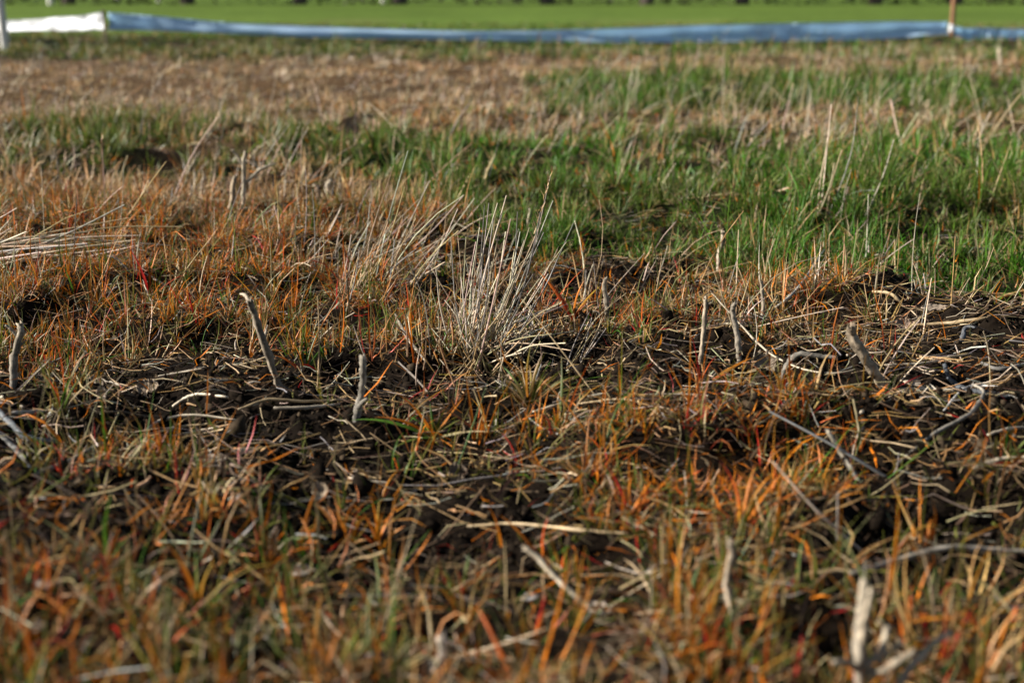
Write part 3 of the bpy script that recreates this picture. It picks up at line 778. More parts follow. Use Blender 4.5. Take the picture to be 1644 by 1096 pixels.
# ---- dead leaf flakes
def dead_leaf(p, w, h, label, col, tilt=.4, jag=.18, az=0., name="dead_leaf"):
    b = ground_at(*p); s = px_m(b[1]); nx, ny = 13, 7
    X, Y = np.meshgrid(np.linspace(-1, 1, nx), np.linspace(-1, 1, ny))
    prof = np.sqrt(np.clip(1 - np.abs(X) ** 2.4, 0.02, 1))
    Yw = Y * prof * (1 + rng.normal(0, jag, (ny, nx)) * (np.abs(Y) > .8))
    lx = X * w * .5 * s * (1 + rng.normal(0, jag * .4, (ny, nx)) * (np.abs(X) > .85))
    ly = Yw * h * .5 * s
    lz = (.35 * Y ** 2 + .22 * X ** 2) * h * .5 * s + rng.normal(0, .02, (ny, nx)) * h * s + .05 * h * s * np.sin(X * 14)
    ca, sa = math.cos(tilt), math.sin(tilt)
    ly, lz = ly * ca - lz * sa, ly * sa + lz * ca
    c2, s2 = math.cos(az), math.sin(az)
    lx, ly = lx * c2 - ly * s2, lx * s2 + ly * c2
    top = np.stack([lx, ly, lz], -1).reshape(-1, 3)
    V = np.vstack([top, top - [0, 0, .0012]]); nn = nx * ny
    F = []
    for j in range(ny - 1):
        for i in range(nx - 1):
            q = j * nx + i
            F.append((q, q + 1, q + nx + 1, q + nx)); F.append((nn + q, nn + q + nx, nn + q + nx + 1, nn + q + 1))
    ring = list(range(nx)) + [j * nx + nx - 1 for j in range(1, ny)] + [(ny - 1) * nx + i for i in range(nx - 2, -1, -1)] + [j * nx for j in range(ny - 2, 0, -1)]
    for a_, b_ in zip(ring, ring[1:] + ring[:1]): F.append((a_, nn + a_, nn + b_, b_))
    c = np.array(col)[None] * rng.normal(1, .22, (len(V), 1)).clip(.5, 1.5)
    me = quad_mesh(name, V, np.array(F), c)
    zmin = V[:, 2].min()
    o = add(name, me, M_DEAD, loc=b + [0, 0, -zmin * .6 + .003])
    tag(o, label, "leaf", "dead leaves and flakes on the ground")

dead_leaf((152, 626), 40, 24, "curled flaky dead leaf, left one of two on the left soil", (.34, .27, .2), .7)
dead_leaf((238, 632), 36, 26, "ribbed flaky dead leaf, right one of two on the left soil", (.32, .24, .16), .8)
dead_leaf((165, 645), 16, 24, "small upright pale flake between two flaky dead leaves", (.4, .32, .24), 1.2)
dead_leaf((340, 745), 46, 18, "pale broken leaf piece, left half on the soil below the straw bundle", (.48, .40, .30), .5)
dead_leaf((385, 735), 60, 16, "pale broken leaf piece slanting up right below the straw bundle", (.46, .36, .26), .5, az=.7)
dead_leaf((1228, 596), 44, 40, "ribbed brown dead leaf under the long bent stalk", (.30, .23, .16), .8)
dead_leaf((1484, 622), 64, 18, "flat flaky pale leaf left of the dark peel", (.42, .34, .25), .4)
dead_leaf((1452, 530), 30, 24, "pinkish brown flake on the side of the turned soil heap", (.36, .25, .18), .7)
dead_leaf((1500, 500), 40, 14, "thin tan flake behind the turned soil heap", (.38, .29, .21), .5)
dead_leaf((845, 530), 24, 26, "small pale curled leaf right of the straw tuft's base", (.5, .44, .36), 1.1)
dead_leaf((735, 770), 30, 30, "brown crumpled leaf in the middle foreground", (.22, .16, .11), .9)
dead_leaf((575, 222), 60, 40, "pinkish dead leaf standing in dry grass of the middle distance", (.40, .26, .17), 1.2)
dead_leaf((850, 966), 28, 14, "small white blurred flake in the foreground", (.6, .56, .5), .4, az=.4)
dead_leaf((1040, 1008), 40, 18, "pinkish blurred flake right of the small white one", (.5, .38, .28), .4, az=.3)
dead_leaf((955, 985), 60, 26, "pale blurred flake at the foot of the slanting stalk", (.46, .37, .28), .5, az=-.4)
dead_leaf((230, 1045), 70, 34, "blurred pinkish brown leaf in the lower left corner", (.40, .28, .19), .5)
dead_leaf((40, 1020), 70, 30, "blurred tan leaf at the lower left edge", (.38, .29, .2), .4, az=.3)
dead_leaf((60, 950), 46, 24, "small blurred pale leaf above the tan leaf at the left edge", (.5, .44, .36), .4)
dead_leaf((480, 925), 40, 22, "blurred pale flake left of the centre foreground", (.5, .43, .34), .5, az=.3)
dead_leaf((515, 800), 26, 30, "small tan curled leaf on the dark soil left of the orange clump", (.44, .33, .22), 1.0)

# ---- straw tufts built stalk by stalk
def stalk_part(root, org, p0, p1, w, col, bend=0., sides=5, name="stalk", head=False):
    L = np.linalg.norm(p1 - p0)
    side = np.array([rng.normal(0, 1), rng.normal(0, 1), rng.normal(0, .4)]) * L * .035
    mid = (p0 + p1) / 2 + side + np.array([0, 0, bend * L])
    P = catmull([p0, mid, p1], 4)[None] - org
    K = P.shape[1]
    r = w * .38
    rad = np.linspace(1, .55, K)[None] * r
    cs = np.array(col)[None, None] * np.linspace(.85, 1.08, K)[None, :, None] * rng.normal(1, .1, (1, K, 1))
    V, F, c = tubes(P, rad, cs, sides)
    o = add(name, quad_mesh(name, V, F, c), M_STRAW, root)
    if head:
        d = (p1 - p0) / L; m = 9
        hb = p1 - org + d[None] * np.linspace(-.035, .004, m)[:, None]
        az = rng.uniform(0, 6.28, m)
        V, F, c = ribbons(hb, az, np.full(m, .011), np.full(m, .0022), np.full(m, .55), np.full(m, .4), np.tile(TANC, (m, 1)), np.tile(STRAW, (m, 1)), 3)
        add("seed_head", quad_mesh("seed_head", V, F, c), M_STRAW, o)
    return o

def scol(): return pick([PALE * .92, STRAW, PALE, STRAW * .7, GREY], [.34, .26, .14, .12, .14], 1)[0]

# central tuft
org = ground_at(765, 575)
t = empty("straw_tuft", org)
tag(t, "tall pale straw tuft with stalks fanning right in the middle", "grass tuft", "tufts of dry straw")
tips = [(778, 329), (785, 326), (799, 326), (813, 314), (884, 281), (888, 322), (921, 358), (820, 351), (869, 357), (873, 373), (847, 410), (725, 395), (806, 345),
        (835, 372), (858, 395), (800, 380), (826, 400), (842, 385), (775, 400), (755, 420), (815, 430), (862, 420), (790, 420), (740, 445), (868, 340), (700, 430), (880, 440),
        (770, 365), (792, 352), (850, 365), (831, 340), (812, 372), (838, 425), (764, 388), (786, 405), (748, 380), (856, 440), (800, 440)]
for i, tp in enumerate(tips):
    f = (tp[0] - 700) / 220
    g0 = ground_at(735 + 65 * f + rng.normal(0, 9), 560 + rng.normal(0, 12))
    p1 = at_depth(tp[0], tp[1], g0[1] + rng.normal(.03, .04))
    stalk_part(t, org, g0 - [0, 0, .01], p1, rng.uniform(.0022, .0036), scol() if i % 6 else np.array([.16, .14, .12]), rng.normal(.0, .012), head=(i in (4, 24)))
for i in range(26):          # finer wisps filling the fan
    a_ = rng.normal(.22, .30); Lp = rng.uniform(70, 210)
    g0 = ground_at(rng.normal(765, 34), rng.normal(562, 14))
    q_ = to_pix(*g0)
    p1 = at_depth(q_[0] + math.sin(a_) * Lp, q_[1] - math.cos(a_) * Lp, g0[1] + rng.normal(.01, .05))
    stalk_part(t, org, g0 - [0, 0, .01], p1, rng.uniform(.0013, .0024), scol() * rng.uniform(.5, 1.05), rng.normal(0, .03))
for i in range(80):          # short stubble at the foot
    uu = rng.normal(745, 50); vv = rng.normal(580, 24)
    g0 = ground_at(uu, vv); h_ = rng.uniform(.02, .065)
    p1 = g0 + [rng.normal(.006, .022), rng.normal(0, .02), h_]
    stalk_part(t, org, g0 - [0, 0, .01], p1, rng.uniform(.0022, .0042), pick([PALE, STRAW, TANC, STRAW * .7, BROWN], [.25, .33, .2, .14, .08], 1)[0], 0)
for i in range(34):          # low stalks spread to the right
    g0 = ground_at(rng.normal(800, 20), rng.normal(560, 12))
    p1 = at_depth(rng.uniform(830, 925), rng.uniform(480, 590), g0[1] + rng.normal(0, .06))
    p1[2] = max(p1[2], .006)
    stalk_part(t, org, g0, p1, rng.uniform(.002, .0032), scol(), .05)
# crossing single stalks right of the tuft
for i, (b0, t0, lb) in enumerate((((965, 640), (838, 480), "thin grey stalk crossing behind the straw tuft's right side"),
                                  ((905, 600), (950, 520), "pale straw wisp right of the straw tuft, leaning right"),
                                  ((925, 590), (968, 505), "second pale straw wisp, right of the first near the straw tuft"))):
    g0 = ground_at(*b0); o = empty("dry_stalk", g0)
    p1 = at_depth(t0[0], t0[1], g0[1] + .05)
    stalk_part(o, g0, g0 - [0, 0, .005], p1, .003, STRAW, 0)
    if i:
        for k in range(3): stalk_part(o, g0, g0 - [0, 0, .005], p1 + rng.normal(0, .012, 3), .0028, scol(), 0)
    tag(o, lb, "stalk", "single dry stalks")

# leaning tuft behind, left of the centre
org = ground_at(600, 455)
t = empty("straw_tuft", org)
tag(t, "wide straw tuft leaning right, behind and left of the tallest tuft", "grass tuft", "tufts of dry straw")
tips2 = [(745, 313), (762, 318), (738, 352), (700, 322), (690, 290), (655, 242), (632, 266), (718, 340), (736, 370), (705, 372), (672, 320), (610, 330), (660, 350), (625, 350),
         (735, 335), (680, 345), (595, 355), (650, 300), (575, 370), (700, 395), (690, 410), (715, 420)]
for i in range(64):
    tp = tips2[i] if i < len(tips2) else (rng.uniform(560, 740), rng.uniform(320, 430))
    g0 = ground_at(min(tp[0] - 20, 540 + .55 * (tp[0] - 560) + rng.normal(0, 22)), rng.uniform(405, 470))
    p1 = at_depth(tp[0], tp[1], g0[1] + rng.normal(.04, .06)); p1[2] = max(p1[2], g0[2] + .01)
    stalk_part(t, org, g0 - [0, 0, .01], p1, rng.uniform(.0024, .0042), scol(), rng.normal(.01, .02))

# lodged bundle at the left edge
org = ground_at(10, 435)
t = empty("straw_tuft", org)
tag(t, "flattened pale straw bundle reaching in from the left edge", "grass tuft", "tufts of dry straw")
tips3 = [(200, 329), (207, 350), (294, 364), (13, 329), (27, 334), (43, 372), (14, 355), (18, 366), (225, 378), (218, 385), (275, 394), (165, 385), (140, 372), (180, 400), (110, 400), (100, 380), (230, 395)]
for i in range(52):
    tp = tips3[i] if i < len(tips3) else (rng.uniform(60, 240), rng.uniform(372, 430))
    g0 = ground_at(rng.uniform(-90, 10), rng.uniform(415, 450))
    p1 = at_depth(tp[0], tp[1], g0[1] + rng.normal(.02, .06)); p1[2] = max(p1[2], g0[2] + .012)
    stalk_part(t, org, g0 + [0, 0, rng.uniform(0, .03)], p1, rng.uniform(.0032, .0062), scol(), rng.normal(.02, .02))

# tall dry stalks standing in the green
def dry_stalks(base, tips, label, w=.0035, heads=(), cols=None):
    g0 = ground_at(*base); o = empty("dry_stalk", g0)
    for i, tp in enumerate(tips):
        p1 = at_depth(tp[0], tp[1], g0[1] + rng.normal(0, .05))
        q0 = g0 + [rng.normal(0, .012), rng.normal(0, .012), -.008]
        stalk_part(o, g0, q0, p1, w * 1.15 * rng.uniform(.8, 1.15), scol() if cols is None else np.array(cols), rng.normal(.01, .025), head=(i in heads))
    tag(o, label, "stalk", "single dry stalks")
dry_stalks((1328, 345), [(1335, 168), (1378, 155), (1352, 240), (1328, 230), (1362, 300), (1340, 262)], "group of tall pale stalks standing in the right green grass", .0045, (1,))
dry_stalks((1355, 352), [(1435, 225), (1367, 272), (1300, 335)], "low pale bent stalks below the tallest pale group", .004)
dry_stalks((478, 318), [(486, 205)], "single upright pale stalk in the left green band", .0042)
dry_stalks((255, 335), [(349, 188)], "long slanting stalk above the left orange grass", .0036, (0,))
dry_stalks((188, 315), [(205, 250)], "short upright pale straw left of the long slanting stalk", .0045)
dry_stalks((165, 340), [(163, 222)], "upright stalk with dark seed head at the left green edge", .0036, (0,))
dry_stalks((138, 434), [(123, 320)], "thin pale upright straw standing before the flattened bundle", .0026)
dry_stalks((428, 412), [(420, 338), (440, 330)], "pair of thin straws above the orange grass, left of the leaning tuft", .0026)
dry_stalks((475, 408), [(476, 345)], "single thin greenish straw left of the leaning tuft", .0024, cols=(.2, .2, .1))
dry_stalks((1055, 320), [(1062, 265), (1085, 262)], "pale bent straw in the middle of the green grass", .0042)
dry_stalks((720, 230), [(755, 165), (700, 180), (735, 190)], "branched pale straw in the dry strip behind the green", .006)
dry_stalks((1180, 250), [(1240, 190), (1200, 185)], "slanting dry straw at the upper edge of the green meadow", .006)
dry_stalks((1565, 300), [(1570, 250)], "short grey stalk in the green near the right edge", .005)
dry_stalks((1440, 250), [(1500, 170), (1430, 160), (1475, 180)], "pale dry stalks leaning right in the upper right green", .006)
dry_stalks((1560, 260), [(1610, 170), (1640, 150), (1590, 180), (1575, 190)], "cluster of dry stalks in the upper right corner of the meadow", .006)
dry_stalks((820, 300), [(880, 215), (850, 235)], "slanting pale straw behind the tallest tuft's tips", .004)
dry_stalks((985, 290), [(1012, 232)], "thin slanting straw right of the tallest tuft's tips", .004)
dry_stalks((1150, 270), [(1235, 225), (1225, 245)], "low arching straw in the right middle of the green", .0045)
dry_stalks((1070, 455), [(1072, 395)], "thin pale upright straw at the meadow's front edge", .0026)
dry_stalks((1047, 500), [(1046, 375)], "tall dark green stalk right of the short cut stub", .003, cols=(.08, .09, .03))
dry_stalks((950, 515), [(953, 420)], "thin tan straw left of the short cut stub", .0026)
dry_stalks((1410, 740), [(1370, 640), (1235, 660)], "blurred long dry stalks arching over the right orange clump", .004)
dry_stalks((1395, 880), [(1240, 740), (1345, 790)], "blurred dry stalks slanting left above the orange clump", .004)

# ---- single grass plants whose leaves can be told apart
def grass_plant(base, blades, label, group="grass plants with leaves that stand out", cat="grass plant"):
    g0 = ground_at(*base); o = empty("grass_plant", g0)
    for (tp, w, c0, c1, dy) in blades:
        p1 = at_depth(tp[0], tp[1], g0[1] + dy)
        d = p1 - g0; L = np.linalg.norm(d) * 1.06
        azm = math.atan2(d[1], d[0]); inc = math.atan2(math.hypot(d[0], d[1]), d[2])
        sp = rng.uniform(.15, .4)
        V, F, c = ribbons(np.array([[0, 0, -.003]]), np.array([azm]), np.array([L]), np.array([w * px_m(g0[1])]), np.array([inc - sp]), np.array([inc + sp]),
                          np.array([c0]), np.array([c1]), 7, roll=np.array([rng.normal(0, .5)]), curl=np.array([rng.normal(0, .15)]), fold=.35)
        add("leaf", quad_mesh("leaf", V, F, c), M_BLADE, o)
    tag(o, label, cat, group)
O, R_, GR, OL, YE, ST = ORANGE, RED, GREEN, OLIVE, YELL, STRAW
grass_plant((697, 700), [((637, 632), 9, O, O, 0), ((748, 640), 6, O, O * .8, .02), ((565, 682), 8, GR, GR * 1.2, 0), ((715, 655), 7, GR, YE * .6, 0), ((690, 645), 6, GR, GR, .02), ((602, 672), 9, O * .7, O, -.02),
                         ((760, 672), 7, OL, OL, .03), ((655, 668), 7, GR * .8, GR, .02), ((735, 668), 6, OL, YE, 0), ((630, 722), 9, GR * 1.3, OL, -.05), ((780, 690), 6, OL, ST, -.02)],
            "green and orange grass rosette before the central straw tuft")
grass_plant((98, 668), [((38, 560), 6, OL, OL, 0), ((62, 598), 6, O, R_, -.01), ((50, 612), 8, YE * .6, OL, .02), ((140, 565), 7, OL * 1.3, ST * .8, 0), ((150, 590), 6, GR, OL, .02), ((168, 602), 6, ST * .7, ST, .03),
                        ((76, 530), 4, O, R_, 0), ((82, 605), 4, O, O, -.02), ((120, 600), 6, GR, GR * 1.3, -.02), ((155, 575), 5, OL, OL, 0)], "yellow-green grass plant right of the left-edge stub")
grass_plant((242, 480), [((198, 392), 6, R_, R_ * .9, 0), ((225, 400), 4, R_, O, 0), ((255, 405), 5, GR, GR, 0), ((260, 395), 4, O, O, .02), ((300, 440), 6, O, R_, 0), ((215, 420), 4, R_, R_, .02), ((292, 470), 5, R_, O, -.02), ((275, 420), 5, OL, GR, 0)],
            "red-leaved grass plant in the left orange grass")
grass_plant((920, 510), [((860, 438), 8, R_, O, .02), ((940, 450), 5, O, O, 0), ((963, 460), 6, O, YE, .02), ((900, 460), 5, O, OL, .03), ((905, 470), 9, GR, YE * .5, -.01), ((950, 480), 5, R_, O, 0)],
            "grass plant with one broad red leaf right of the straw tuft")
grass_plant((1125, 620), [((1205, 578), 9, OL, O, 0), ((1095, 560), 4, R_, O, 0), ((1110, 540), 4, R_, R_, .02), ((1150, 570), 5, O, R_, .01), ((1085, 590), 5, O, O, 0), ((1170, 600), 4, R_, R_, -.02), ((1140, 560), 4, OL, ST, .02)],
            "red grass plant with an orange leaf at the leftmost slim stub")
grass_plant((1290, 690), [((1280, 600), 4, R_, O, 0), ((1310, 610), 4, R_, O, 0), ((1260, 620), 4, O, O, .02), ((1335, 640), 5, R_, R_, 0), ((1300, 640), 4, O, OL, -.02), ((1240, 650), 5, GR, OL, 0), ((1370, 640), 4, OL, GR, .02), ((1350, 665), 4, R_, O, -.02)],
            "small red grass plant below the hook-shaped bark strip")
grass_plant((1300, 490), [((1270, 440), 4, R_, O, 0), ((1345, 440), 6, O, O, .02), ((1320, 450), 4, R_, R_, 0), ((1400, 440), 5, R_ * 1.2, PALE, .02), ((1285, 460), 4, O, R_, 0), ((1360, 460), 5, OL, GR, .03), ((1255, 465), 4, R_, O, 0), ((1375, 452), 4, R_, R_, .01)],
            "red and orange grass plant on top of the bare strip")
grass_plant((1010, 830), [((968, 742), 8, R_ * 1.2, R_, 0), ((1055, 770), 7, O, O, .02), ((1020, 760), 6, OL, O, 0), ((1045, 800), 6, R_, O, -.02), ((980, 780), 6, O, OL, .02)], "foreground grass plant with one long scarlet leaf")
grass_plant((876, 905), [((884, 828), 9, O, R_ * 1.2, 0), ((935, 868), 8, GR, GR * 1.3, .02), ((800, 830), 7, O, O, .02), ((850, 860), 6, OL, GR, 0)], "foreground plant with upright scarlet leaf in the dark hollow")
grass_plant((805, 890), [((780, 810), 8, O, O, 0), ((795, 840), 7, YE, O, .02), ((850, 905), 8, YE, GR, -.02)], "foreground plant with bent orange leaf left of the scarlet one")
grass_plant((320, 985), [((255, 870), 10, O, O, 0), ((310, 880), 9, YE * .8, GR, .02), ((345, 900), 9, O, YE, 0), ((280, 900), 8, O, R_, .02), ((380, 930), 9, OL, GR, 0), ((240, 930), 9, R_, O, -.02), ((400, 900), 8, ST, O, .03), ((200, 960), 9, OL, OL, 0)],
            "blurred orange and green plant in the left foreground")
grass_plant((175, 900), [((185, 790), 11, GR, GR, 0), ((165, 830), 8, R_, O, 0), ((145, 850), 8, OL, O, .02), ((215, 850), 8, GR, OL, .02), ((190, 850), 7, R_, O, -.01)], "blurred plant with a green upright leaf in the left foreground")
grass_plant((605, 880), [((590, 790), 8, O, O, 0), ((610, 800), 8, O, YE, .01), ((640, 810), 8, O, O, .02), ((580, 820), 8, O, O, 0), ((650, 840), 7, YE, O, 0), ((620, 820), 8, YE, O, -.01), ((570, 850), 7, O, R_, 0)], "bright orange clump left of the dark foreground hollow")
grass_plant((1140, 1060), [((1120, 990), 11, R_, R_ * 1.2, 0), ((1150, 985), 10, O, R_, .02), ((1100, 960), 9, O, O, 0), ((1075, 1000), 10, GR, OL, 0), ((1185, 1000), 9, OL, O, .02), ((1160, 1090), 10, O, YE, -.04)], "blurred red and orange plant at the lower middle right")
grass_plant((1600, 1060), [((1550, 980), 11, O, R_, 0), ((1575, 990), 10, YE, O, .01), ((1640, 970), 10, O, O, 0), ((1610, 1000), 9, R_, O, 0), ((1560, 1040), 10, O, YE, -.02)], "blurred orange plant in the lower right corner")
grass_plant((1190, 850), [((1150, 740), 7, O, R_, 0), ((1215, 745), 7, O, O, .02), ((1250, 760), 7, YE, O, 0), ((1180, 770), 7, O, O, .02), ((1130, 800), 7, R_, O, 0), ((1290, 790), 8, R_, O, 0), ((1230, 790), 7, GR, YE, -.02), ((1270, 750), 6, O, O, .03), ((1200, 790), 7, YE, O, 0)],
            "bright orange grass clump in the right foreground")
grass_plant((830, 745), [((800, 690), 6, R_, R_ * 1.3, 0), ((815, 705), 5, R_, PALE, .01), ((850, 690), 4, O, O, 0), ((870, 720), 5, R_, O, .02), ((780, 720), 5, O, R_, 0)], "small crimson grass plant below the olive spray")
grass_plant((490, 600), [((470, 510), 5, GR, GR, 0), ((505, 500), 5, OL, GR, 0), ((520, 520), 6, GR, OL, .02), ((455, 540), 5, O, O, 0), ((530, 550), 5, GR, GR * 1.2, .02), ((440, 570), 5, R_, O, 0), ((545, 490), 4, O, O, 0)], "green and orange plant right of the knobbly bark twig")
grass_plant((120, 480), [((95, 420), 6, GR * 1.3, GR, 0), ((60, 440), 5, O, O, 0), ((130, 410), 4, O, O, .02), ((150, 430), 4, R_, O, 0), ((40, 450), 5, OL, OL, 0)], "grass plant with a bright green leaf in front of the flattened straw")
# dense olive spray right of the tuft
bl = []
for i in range(46):
    a_ = rng.uniform(-.9, 1.25); Lp = rng.uniform(50, 130)
    bl.append(((850 + rng.normal(0, 20) + math.sin(a_) * Lp, 655 - abs(math.cos(a_)) * Lp * rng.uniform(.5, .9)), rng.uniform(4, 7), *[pick([OLIVE, OLIVE * .7, TANC * .8, GREEN, STRAW * .8, ORANGE], [.36, .18, .2, .1, .12, .05], 1)[0] for _ in range(2)], rng.normal(.02, .03)))
grass_plant((850, 655), bl, "dense olive-brown leaf spray at the right foot of the straw tuft")

# ------------------------------------------------------------------ barrier tape and stakes
M_TAPE = mat_plain("white_plastic_tape", (.66, .67, .68), .4, .12, .04, 3, .15)
M_TAPE_SHADE = mat_plain("shade_tinted_plastic_tape", (.64, .81, .97), .4, .5, .05, 3, .1)  # tape in shade: the blue of the skylight is put into its colour
M_WOOD = mat_plain("brown_wood", (.21, .095, .035), .7, 0, .3, 12, .3, (6, 6, 1))
M_PAINT = mat_plain("weathered_white_wood", (.55, .52, .46), .7, 0, .15, 10, .2, (6, 6, 1))
M_DARKW = mat_plain("dark_wood", (.12, .08, .05), .8, 0, .3, 12, .3)

def tape(name, rows, label, thick=.002, mat=None, tilt=0.0):
    """rows: (x, y, ztop, zbot, fold) along the tape; a thin closed sheet with soft folds"""
    rows = np.array(rows, float)
    n = 90; s = np.linspace(0, 1, n); k = np.linspace(0, 1, len(rows))
    R = np.stack([np.interp(s, k, rows[:, i]) for i in range(rows.shape[1])], -1)
    for _ in range(3): R[1:-1] = .25 * R[:-2] + .5 * R[1:-1] + .25 * R[2:]
    m = 8; V = []
    for side in (0, 1):
        for i in range(n):
            for j in range(m):
                q = j / (m - 1)
                z = R[i, 3] + (R[i, 2] - R[i, 3]) * q
                off = tilt * q + R[i, 4] * math.sin(q * math.pi) + .012 * math.sin(i * .45 + 3 * q) * q + .008 * math.sin(i * 1.31) + .03 * math.sin(i * .33 + 1) * math.sin(q * 5 + i * .17)
                V.append((R[i, 0], R[i, 1] + off + side * thick, z + .004 * math.sin(i * .21 + q * 2)))
    F = []; nm = n * m
    for i in range(n - 1):
        for j in range(m - 1):
            a_ = i * m + j
            F.append((a_, a_ + m, a_ + m + 1, a_ + 1)); F.append((nm + a_, nm + a_ + 1, nm + a_ + m + 1, nm + a_ + m))
    for i in range(n - 1):
        for j in (0, m - 1):
            a_ = i * m + j; F.append((a_, nm + a_, nm + a_ + m, a_ + m))
    for i in (0, n - 1):
        for j in range(m - 1):
            a_ = i * m + j; F.append((a_, a_ + 1, nm + a_ + 1, nm + a_))
    o = add(name, quad_mesh(name, np.array(V), np.array(F)), mat or M_TAPE)
    tag(o, label, "tape", "plastic tape strung between stakes")

def trow(u, vt, vb, y, fold=0.0):
    a_ = at_depth(u, vt, y); b_ = at_depth(u, vb, y)
    return (a_[0], y, a_[2], b_[2], fold)
YT = 13.2
def yt(u): return YT + (u - 170) / 1354 * 2.3
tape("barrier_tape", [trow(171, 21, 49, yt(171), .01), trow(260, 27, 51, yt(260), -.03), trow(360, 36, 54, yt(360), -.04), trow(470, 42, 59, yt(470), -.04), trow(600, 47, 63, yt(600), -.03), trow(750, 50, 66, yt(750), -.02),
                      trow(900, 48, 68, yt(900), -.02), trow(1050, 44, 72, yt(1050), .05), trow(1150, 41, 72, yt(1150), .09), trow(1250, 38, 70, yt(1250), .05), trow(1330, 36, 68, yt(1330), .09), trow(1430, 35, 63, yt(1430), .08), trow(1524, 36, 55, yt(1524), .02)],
     "long sagging pale plastic tape in shade between corner stake and brown post", mat=M_TAPE_SHADE, tilt=.07)
tape("barrier_tape", [trow(166, 20, 48.5, YT, 0), trow(120, 26, 49.5, YT + .5, .01), trow(70, 30, 50, YT + 1.1, .015), trow(0, 33, 50, YT + 2.0, .02), trow(-120, 35, 49, YT + 3.3, .02), trow(-300, 36, 47, YT + 5, .02)],
     "bright white sunlit plastic tape left of the corner stake")
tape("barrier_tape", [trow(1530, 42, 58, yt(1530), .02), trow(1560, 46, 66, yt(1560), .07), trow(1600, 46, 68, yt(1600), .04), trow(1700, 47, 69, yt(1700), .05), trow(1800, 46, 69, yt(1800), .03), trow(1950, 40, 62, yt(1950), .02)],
     "short stretch of pale plastic tape right of the brown post", mat=M_TAPE_SHADE, tilt=.07)

def post(u, vb, y, r, h, label, mat, name="wooden_stake", wrap=None, lean=0.0, square=False):
    p = at_depth(u, vb, y); z0 = float(height(np.array([p[0]]), np.array([y]))[0]) - .12
    sides = 10
    zs = [0, .1, h * .35, h * .7, h - r * .6, h]
    V = []; F = []
    for i, zz in enumerate(zs):
        rad = r * (1 if i < 5 else .75) * (1 + .03 * math.sin(i * 2.1))
        for k in range(sides):
            a_ = k / sides * 2 * math.pi
            V.append((lean * zz + rad * math.cos(a_) * (1 + .05 * math.sin(3 * a_)), rad * math.sin(a_), zz))
    for i in range(len(zs) - 1):
        for k in range(sides):
            k2 = (k + 1) % sides; F.append((i * sides + k, i * sides + k2, (i + 1) * sides + k2, (i + 1) * sides + k))
    F.append(tuple(range(sides))[::-1]); F.append(tuple(range((len(zs) - 1) * sides, len(zs) * sides)))
    def mk(nm, V, F, mat, parent, loc=None):
        me = bpy.data.meshes.new(nm); me.from_pydata(V, [], F); me.update(); return add(nm, me, mat, parent, loc)
    if wrap is None:
        o = mk(name, V, F, mat, None, (p[0], y, z0))
    else:
        o = empty(name, (p[0], y, z0)); mk("pole", V, F, mat, o)
        V2 = []; F2 = []; zz = np.linspace(wrap[0], wrap[1], 5) - z0
        for i, z_ in enumerate(zz):
            rad = r * 1.28 * (1 + .1 * math.sin(i * 2.4))
            for k in range(sides):
                a_ = k / sides * 2 * math.pi
                V2.append((lean * z_ + rad * math.cos(a_), rad * math.sin(a_), z_ + .006 * math.sin(2 * a_)))
        for i in range(4):
            for k in range(sides):
                k2 = (k + 1) % sides; F2.append((i * sides + k, i * sides + k2, (i + 1) * sides + k2, (i + 1) * sides + k))
        F2.append(tuple(range(sides))[::-1]); F2.append(tuple(range(4 * sides, 5 * sides)))
        mk("tape_wrap", V2, F2, M_TAPE, o)
    tag(o, label, "stake", "stakes holding the tape")
post(1527, 66, yt(1527), .027, 1.15, "brown wooden post with white tape wound round it", M_WOOD, wrap=(.09, .16))
post(169, 55, YT + .02, .012, .46, "thin dark stake where the white and the shaded tape meet", M_DARKW)
post(8, 56, YT - .6, .038, 1.2, "pale weathered post at the top left corner", M_PAINT, lean=-.04)

# ------------------------------------------------------------------ far edge of the field
M_TRUNK = mat_plain("tree_bark", (.10, .075, .055), .9, 0, .4, 6, .5, (4, 4, 1))
M_LEAFD = mat_leaf("tree_foliage", .2, .6, .3, 2, .4)
def tree(x, y, h, label):
    z0 = float(height(np.array([x]), np.array([min(y, 60.)]))[0])
    o = empty("tree", (x, y, z0))
    ps = [np.array([0, 0, -.2]), np.array([.1, 0, h * .25]), np.array([rng.normal(0, .3), .1, h * .55]), np.array([rng.normal(0, .5), 0, h * .85])]
    add("trunk", stem_mesh("trunk", ps, [.38, .26, .18, .06], (.12, .09, .07), (.09, .07, .05), 9, .06, .2), M_TRUNK, o)
    for k in range(6):
        zz = h * rng.uniform(.3, .7); az = rng.uniform(0, 6.28); L = h * rng.uniform(.2, .35)
        s = np.array([0, 0, zz]); e = s + [math.cos(az) * L, math.sin(az) * L, L * .7]
        add("limb", stem_mesh("limb", [s, (s + e) / 2 + [0, 0, .2], e], [.1, .07, .03], (.1, .08, .06), (.1, .08, .06), 6, .05, .2), M_TRUNK, o)
    m = 2200
    cl = rng.normal(0, 1, (26, 3)); cl /= np.linalg.norm(cl, axis=1, keepdims=True); cl *= rng.uniform(.35, 1, (26, 1)) * np.array([h * .3, h * .3, h * .34]); cl[:, 2] += h * .62
    ci = rng.integers(0, 26, m)
    b = cl[ci] + rng.normal(0, h * .055, (m, 3))
    c = pick([np.array([.04, .06, .02]), np.array([.06, .075, .02]), np.array([.1, .08, .03])], [.5, .3, .2], m)
    V, F, cc = ribbons(b, rng.uniform(0, 6.28, m), np.full(m, .34), np.full(m, .2), rng.uniform(0, 3, m), rng.uniform(0, 3, m), c, c, 2, across=2)
    add("crown", quad_mesh("crown", V, F, cc), M_LEAFD, o)
    tag(o, label, "tree", "trees along the far field edge")
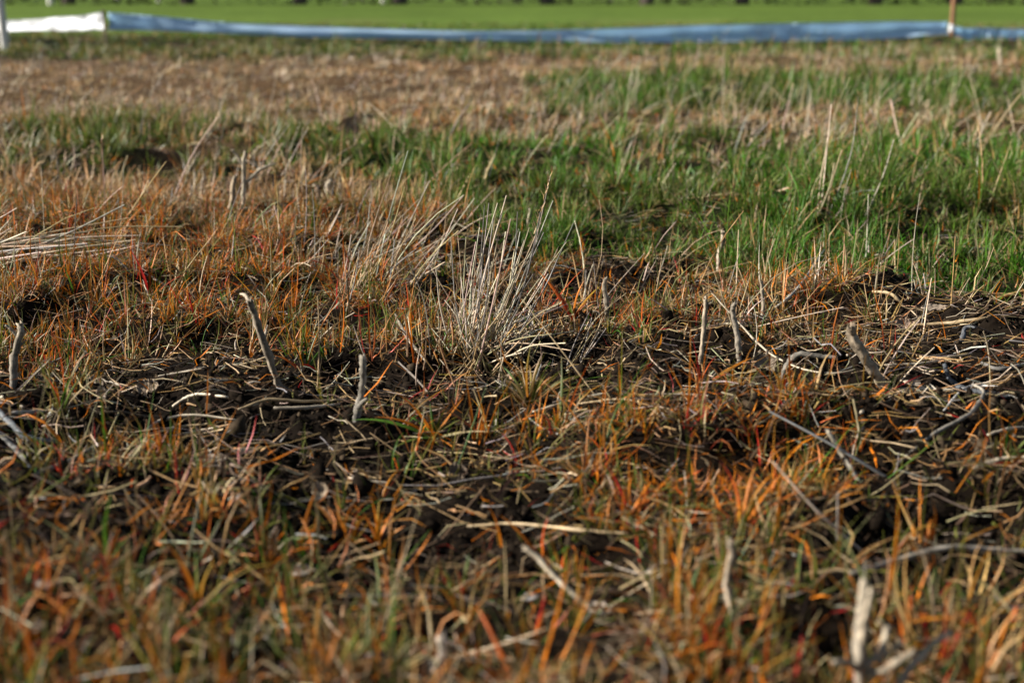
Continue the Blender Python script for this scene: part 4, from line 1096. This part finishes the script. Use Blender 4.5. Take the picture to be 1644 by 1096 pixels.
ORD = ["leftmost", "second", "third", "fourth", "fifth", "sixth", "seventh", "eighth", "ninth", "tenth", "rightmost"]
xs = np.linspace(-27, 27, 11) + rng.normal(0, 1.0, 11)
for i, x in enumerate(xs):
    tree(x, 71 + rng.normal(0, .6), rng.uniform(8, 12), ORD[i] + (" tree trunk from the left" if 0 < i < 10 else " tree trunk") + " in the row along the far field edge")
# undergrowth below the trees
m = 16000
bx = rng.uniform(-52, 52, m); by = 72.5 + np.abs(rng.normal(0, 2.2, m)) + 1.2 * fbm(bx * .3, bx * 0, 301)
hz = (1.0 + 1.6 * fbm(bx * .25, by * .25, 303)) * rng.uniform(0, 1, m) ** .7
cmix = fbm(bx * .16, by * .0 + 2, 307)[:, None]
c = (np.array([.028, .045, .018]) * (cmix < .5) + np.array([.075, .06, .042]) * (cmix >= .5)) * rng.uniform(.5, 1.4, (m, 1))
V, F, cc = ribbons(np.stack([bx, by, hz - .05], -1), rng.uniform(0, 6.28, m), rng.uniform(.15, .4, m), np.full(m, .2), rng.uniform(0, 2, m), rng.uniform(.5, 2.5, m), c, c, 2, across=2)
o = add("undergrowth", quad_mesh("undergrowth", V, F, cc), M_LEAFD)
tag(o, "dark scrub along the far edge of the green field", "scrub", kind="stuff")
# pale marker posts at the far edge
for u_, lab, rr_ in ((82, "pale marker post at the far field edge, leftmost one", .17), (190, "pale marker post at the far field edge, right of the leftmost one", .12), (255, "slim grey post at the far field edge, third from the left", .1), (615, "slim grey post at the far field edge near the middle", .12)):
    y = 70 if u_ == 82 else 80
    p = at_depth(u_, 8, y)
    V = []; F = []
    for i, (zz, q) in enumerate(((-.2, 1), (.1, 1), (1.0, .95), (1.15, .8), (1.2, .3))):
        for k in range(10):
            a_ = k / 10 * 2 * math.pi; V.append((rr_ * q * math.cos(a_), rr_ * q * math.sin(a_), zz))
    for i in range(4):
        for k in range(10): F.append((i * 10 + k, i * 10 + (k + 1) % 10, (i + 1) * 10 + (k + 1) % 10, (i + 1) * 10 + k))
    F.append(tuple(range(40, 50)))
    me = bpy.data.meshes.new("marker_post"); me.from_pydata(V, [], F); me.update()
    o = add("marker_post", me, M_PAINT, loc=(p[0], y, 0)); tag(o, lab, "post", "posts at the far field edge")
